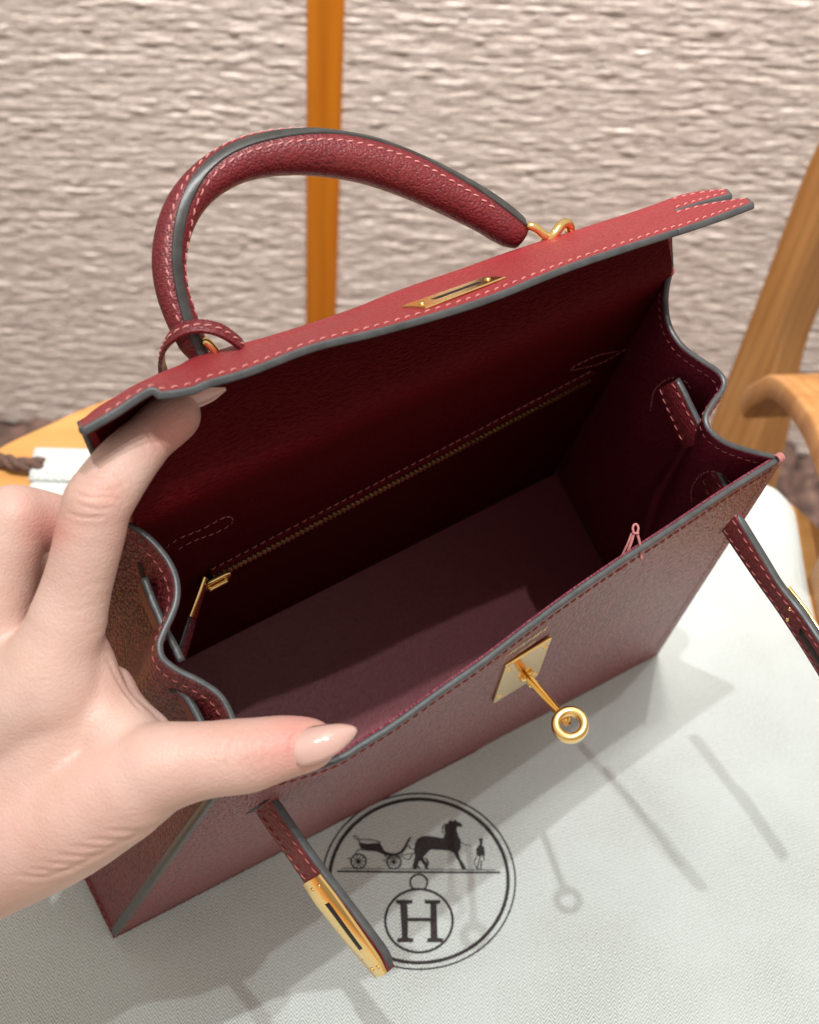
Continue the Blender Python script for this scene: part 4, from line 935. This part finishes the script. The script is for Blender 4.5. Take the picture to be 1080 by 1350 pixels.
# thumb
chain([(-60, 1135, 33.6), (80, 1082, 32.2), (205, 1015, 31.3)], [1.78, 1.47, 1.04], .5)
chain([(205, 1012, 31.3), (270, 1002, 31.1), (330, 996, 31.1)], [1.02, .85, .82], .35)
chain([(330, 996, 31.1), (375, 985, 31.2), (412, 981, 31.35)], [.82, .72, .58], .22)
# palm, web and wrist
chain([(60, 905, 32.2), (-80, 1010, 33.4), (-240, 1120, 34.6)], [1.30, 1.75, 2.0], .9)
chain([(-30, 905, 33.2), (-150, 1010, 34.4), (-300, 1100, 35.2)], [1.30, 1.75, 2.0], .9)
chain([(-95, 905, 34.2), (-200, 1010, 35.4), (-330, 1080, 36.0)], [1.2, 1.6, 1.9], .9)
chain([(85, 900, 32.4), (70, 1000, 32.6), (20, 1080, 33.0)], [1.05, 1.35, 1.5], .8)
chain([(100, 860, 32.4), (128, 940, 32.3), (172, 992, 32.0)], [.72, .80, .90], .55)
chain([(150, 900, 33.4), (165, 935, 33.2), (205, 975, 32.6)], [.45, .5, .5], .3)
chain([(-240, 1110, 35), (-420, 1230, 37), (-620, 1330, 39)], [2.6, 2.5, 2.6], 1.2)
allp = np.vstack([c[0] for c in chains]); lo_ = allp.min(0)-2.9; hi_ = allp.max(0)+2.9
# only the part of the arm that comes near the picture is needed at this resolution
lo_ = np.maximum(lo_, at(-230, 900, 33)*0+np.array([-22, -50, -50])); 
gx, gy, gz = [np.arange(lo_[k], hi_[k], VOX, dtype=np.float32) for k in range(3)]
fld = np.full((len(gx), len(gy), len(gz)), 9.0, np.float32)
def seg_field(a, b, ra, rb, pad):
    l_ = np.minimum(a-ra, b-rb)-pad; h_ = np.maximum(a+ra, b+rb)+pad
    sl_ = [slice(max(0, int((l_[k]-lo_[k])/VOX)), max(0, min(len(g), int((h_[k]-lo_[k])/VOX)+2))) for k, g in enumerate((gx, gy, gz))]
    X_, Y_, Z_ = np.meshgrid(gx[sl_[0]], gy[sl_[1]], gz[sl_[2]], indexing='ij', sparse=True)
    d = b-a; dd = d@d; t = np.clip(((X_-a[0])*d[0]+(Y_-a[1])*d[1]+(Z_-a[2])*d[2])/dd, 0, 1); r = ra+(rb-ra)*t
    D = np.sqrt((X_-a[0]-t*d[0])**2+(Y_-a[1]-t*d[1])**2+(Z_-a[2]-t*d[2])**2)-r
    return sl_, D.astype(np.float32)
for P_, R_a, k_ in chains:
    Q = resample(np.c_[P_, R_a], n=13)
    for i in range(12):
        a, b = Q[i], Q[i+1]
        sl_, D = seg_field(a[:3], b[:3], a[3], b[3], 1.3+k_)
        if D.size == 0: continue
        f_ = fld[tuple(sl_)]; kk = k_ if i in (0, 1, 10, 11) else k_*.8
        # within a chain the pieces overlap exactly, so only blend where another limb already stands
        h = np.clip(.5+.5*(f_-D)/kk, 0, 1); m_ = f_*(1-h)+D*h-kk*h*(1-h)*.62
        fld[tuple(sl_)] = np.where(i == 0, m_, np.minimum(m_, np.minimum(f_, D)))
def surface_nets(f, lo, vx):
    s = f < 0; nx_, ny_, nz_ = f.shape
    cs = [s[a:nx_-1+a, b:ny_-1+b, c:nz_-1+c] for a in (0, 1) for b in (0, 1) for c in (0, 1)]
    cnt = sum(c.astype(np.int8) for c in cs); act = (cnt > 0) & (cnt < 8)
    idx = -np.ones(act.shape, np.int64); I = np.argwhere(act); idx[act] = np.arange(len(I))
    acc = np.zeros((len(I), 3)); n_ = np.zeros(len(I)); cor = [(a, b, c) for a in (0, 1) for b in (0, 1) for c in (0, 1)]
    fv = {c: f[I[:, 0]+c[0], I[:, 1]+c[1], I[:, 2]+c[2]] for c in cor}
    for a in cor:
        for k in range(3):
            if a[k] == 0:
                b = list(a); b[k] = 1; b = tuple(b); fa, fb = fv[a], fv[b]; cr_ = (fa < 0) != (fb < 0); t = np.where(cr_, fa/np.where(fa == fb, 1, fa-fb), 0)
                p = np.array(a, float)[None]+t[:, None]*np.eye(3)[k]; acc += np.where(cr_[:, None], p, 0); n_ += cr_
    V = (I+acc/n_[:, None])*vx+lo; Fc = []
    for k in range(3):
        o1, o2 = [q for q in range(3) if q != k]
        sh = [slice(0, -1) if q == k else slice(1, -1) for q in range(3)]; s2 = list(sh); s2[k] = slice(1, None)
        a = s[tuple(sh)]; b = s[tuple(s2)]; J = np.argwhere(a != b); off = np.array([0 if q == k else 1 for q in range(3)]); J = J+off
        inside = s[J[:, 0], J[:, 1], J[:, 2]]
        e1 = np.eye(3, dtype=int)[o1]; e2 = np.eye(3, dtype=int)[o2]
        q = [idx[tuple((J-e1-e2).T)], idx[tuple((J-e2).T)], idx[tuple(J.T)], idx[tuple((J-e1).T)]]
        q = np.stack(q, 1); flip = inside if k != 1 else ~inside; q[~flip] = q[~flip][:, ::-1]; Fc.append(q)
    return V, np.vstack(Fc)
fld[0] = fld[-1] = 9; fld[:, 0] = fld[:, -1] = 9; fld[:, :, 0] = fld[:, :, -1] = 9
HV, HF = surface_nets(fld, lo_, VOX)
def relax(V, Fc, it, lam=.5):
    e_ = np.vstack([Fc[:, [0, 1]], Fc[:, [1, 2]], Fc[:, [2, 3]], Fc[:, [3, 0]]]); 
    for _ in range(it):
        acc = np.zeros_like(V); c = np.zeros(len(V))
        for a, b in ((0, 1), (1, 0)):
            for k in range(3): acc[:, k] += np.bincount(e_[:, a], V[e_[:, b], k], len(V))
            c += np.bincount(e_[:, a], minlength=len(V))
        V = V+lam*(acc/np.maximum(c, 1)[:, None]-V)
    return V
HV = relax(HV, HF, 5)
def vnorm(V, Fc):
    n = np.cross(V[Fc[:, 2]]-V[Fc[:, 0]], V[Fc[:, 3]]-V[Fc[:, 1]]); N = np.zeros_like(V)
    for k in range(4):
        for a in range(3): N[:, a] += np.bincount(Fc[:, k], n[:, a], len(V))
    return unit(N)
HN = vnorm(HV, HF)
# make sure normals face out
if np.mean(np.sum((HV-HV.mean(0))*HN, 1)) < 0: HF = HF[:, ::-1]; HN = -HN
hpix = proj(HV); front = np.sum(HN*tocam(HV), 1) > -.1; hdep = depth(HV)
def crease(pts, dep_, wd, dmax=None):
    """a fold of skin following a traced line"""
    Q = resample(np.array(pts, float), step=1.5); best = np.full(len(HV), 1e9); s_ = np.zeros(len(HV))
    bb = (hpix[:, 0] > Q[:, 0].min()-15) & (hpix[:, 0] < Q[:, 0].max()+15) & (hpix[:, 1] > Q[:, 1].min()-15) & (hpix[:, 1] < Q[:, 1].max()+15) & front
    if dmax: bb &= hdep < dmax
    ii = np.where(bb)[0]
    D = np.linalg.norm(hpix[ii][:, None]-Q[None], axis=2); j = D.argmin(1); d = D.min(1); t = j/(len(Q)-1); w_ = np.sin(np.pi*np.clip(t, .02, .98))**.5
    dz = -dep_*np.exp(-(d/wd)**2)*w_+dep_*.45*np.exp(-((d-wd*2.2)/(wd*1.3))**2)*w_
    HV[ii] += HN[ii]*dz[:, None]
for c_ in ([(92, 632), (112, 640), (140, 638), (158, 646)], [(95, 648), (118, 656), (148, 656), (164, 664)], [(102, 664), (125, 671), (150, 670)], [(112, 626), (132, 628), (150, 636)],
           [(186, 560), (196, 574), (205, 592)], [(192, 566), (203, 580), (212, 594)], [(330, 966), (322, 985), (328, 1008), (340, 1026)], [(340, 966), (334, 986), (339, 1006), (350, 1020)], [(352, 972), (348, 988), (352, 1004)],
           [(318, 972), (312, 990), (316, 1012)], [(404, 958), (388, 968), (381, 988), (385, 1010)], [(300, 975), (294, 995), (299, 1015)], [(98, 640), (125, 647), (152, 648)], [(88, 676), (110, 682), (140, 680)], [(150, 622), (166, 640)], [(140, 868), (160, 905), (186, 938)]):
    crease(c_, .045, 2.0)
for x0, y0 in ((120, 1115), (100, 1125), (84, 1134), (140, 1104), (66, 1142), (160, 1094), (185, 1082)):
    crease([(x0+40, y0+6-8), (x0+18, y0+16-8), (x0-10, y0+22-8), (x0-45, y0+20-8)], .03, 2.6)
for x0, y0 in ((125, 770), (115, 800), (132, 830)):
    crease([(x0+22, y0-4), (x0+2, y0), (x0-24, y0+8)], .010, 3)
# knuckle dimples and tendons
def lump(px, py, rad_px, amt):
    d = np.hypot(hpix[:, 0]-px, hpix[:, 1]-py); HV[front] += (HN*(amt*np.exp(-(d/rad_px)**2))[:, None])[front]
lump(128, 650, 30, .05); lump(335, 985, 28, .04); lump(60, 880, 70, .08); lump(30, 660, 30, .05); lump(205, 1000, 40, .06)
hand = bpy.data.meshes.new('hand'); org = at(100, 950, 32.0)
hand.from_pydata(((HV-org)*S).tolist(), [], HF.tolist()); hand.polygons.foreach_set('use_smooth', [True]*len(hand.polygons))
red = np.zeros(len(HV))
for px, py, rr, am in ((238, 560, 34, 1.0), (215, 575, 26, .6), (128, 650, 34, .45), (150, 650, 26, .3), (395, 965, 40, .8), (375, 985, 40, .5), (335, 990, 34, .45), (430, 985, 30, .6), (300, 960, 30, .25), (170, 700, 30, .3), (150, 900, 40, .35), (30, 660, 40, .3), (60, 700, 30, .6), (80, 700, 30, .6), (10, 1150, 90, .2), (262, 962, 40, .2)):
    d = np.hypot(hpix[:, 0]-px, hpix[:, 1]-py); red += am*np.exp(-(d/rr)**2)
hand.attributes.new('redness', 'FLOAT', 'POINT').data.foreach_set('value', np.clip(red*.75, 0, .85).astype(np.float32))
hand.materials.append(M_SKIN); hand.update()
ho = bpy.data.objects.new('hand', hand); link(ho, None, 'left hand with long pale pink nails holding the handbag open', 'hand'); ho.location = Vector(org*S)
bpy.context.view_layer.update()
# nails: curved shells
def nail(pts, halfw_px, cdir, label=None, arch=.5, lift=.0, n=22, m=13, flip=1):
    C = resample(A3(pts), n=n); T = unit(np.gradient(C, axis=0)); Up = unit(cdir-T*np.sum(cdir*T, 1, keepdims=True)); Sd = unit(np.cross(T, Up)); q = np.linspace(0, 1, n)
    hw = np.interp(q, *halfw_px)*depth(C)/F; G = []
    for i in range(n):
        row = []
        for a in np.linspace(-1, 1, m): row.append(C[i]+Sd[i]*hw[i]*a+Up[i]*(arch*hw[i]*(1-a*a)-arch*hw[i]*.2))
        G.append(row)
    G = np.array(G); mb = MB(); sheet(mb, G, .05); return mb.build('fingernail', M_NAIL, ho, label=label)
hwp = ([0, .06, .15, .35, .6, .8, .92, 1.0], [14, 20, 23, 24, 20.5, 14, 8.5, 3])
nail([(384, 990, 30.72), (405, 984, 30.66), (430, 976, 30.68), (452, 967, 30.85), (469, 961, 31.05)], hwp, tocam(at(420, 980, 30.7))+unit(at(420, 900, 30.7)-at(420, 980, 30.7))*.25, 'almond thumb nail', .62)
nail([(236, 533, 32.7), (255, 527, 32.75), (275, 521, 32.85), (298, 513, 33.0)], ([0, .1, .4, .7, 1.0], [10, 13, 13, 10, 2]), -tocam(at(260, 525, 33))+unit(at(260, 460, 33)-at(260, 525, 33))*.6, 'index nail poking out under the flap', .5)
print('hand verts', len(HV), 'tip depth flap', depth(GFL[10, -1]), depth(GFL[4, -1]), 'front rim depth', depth(GF[-1, 5]), depth(GF[-1, 15]))
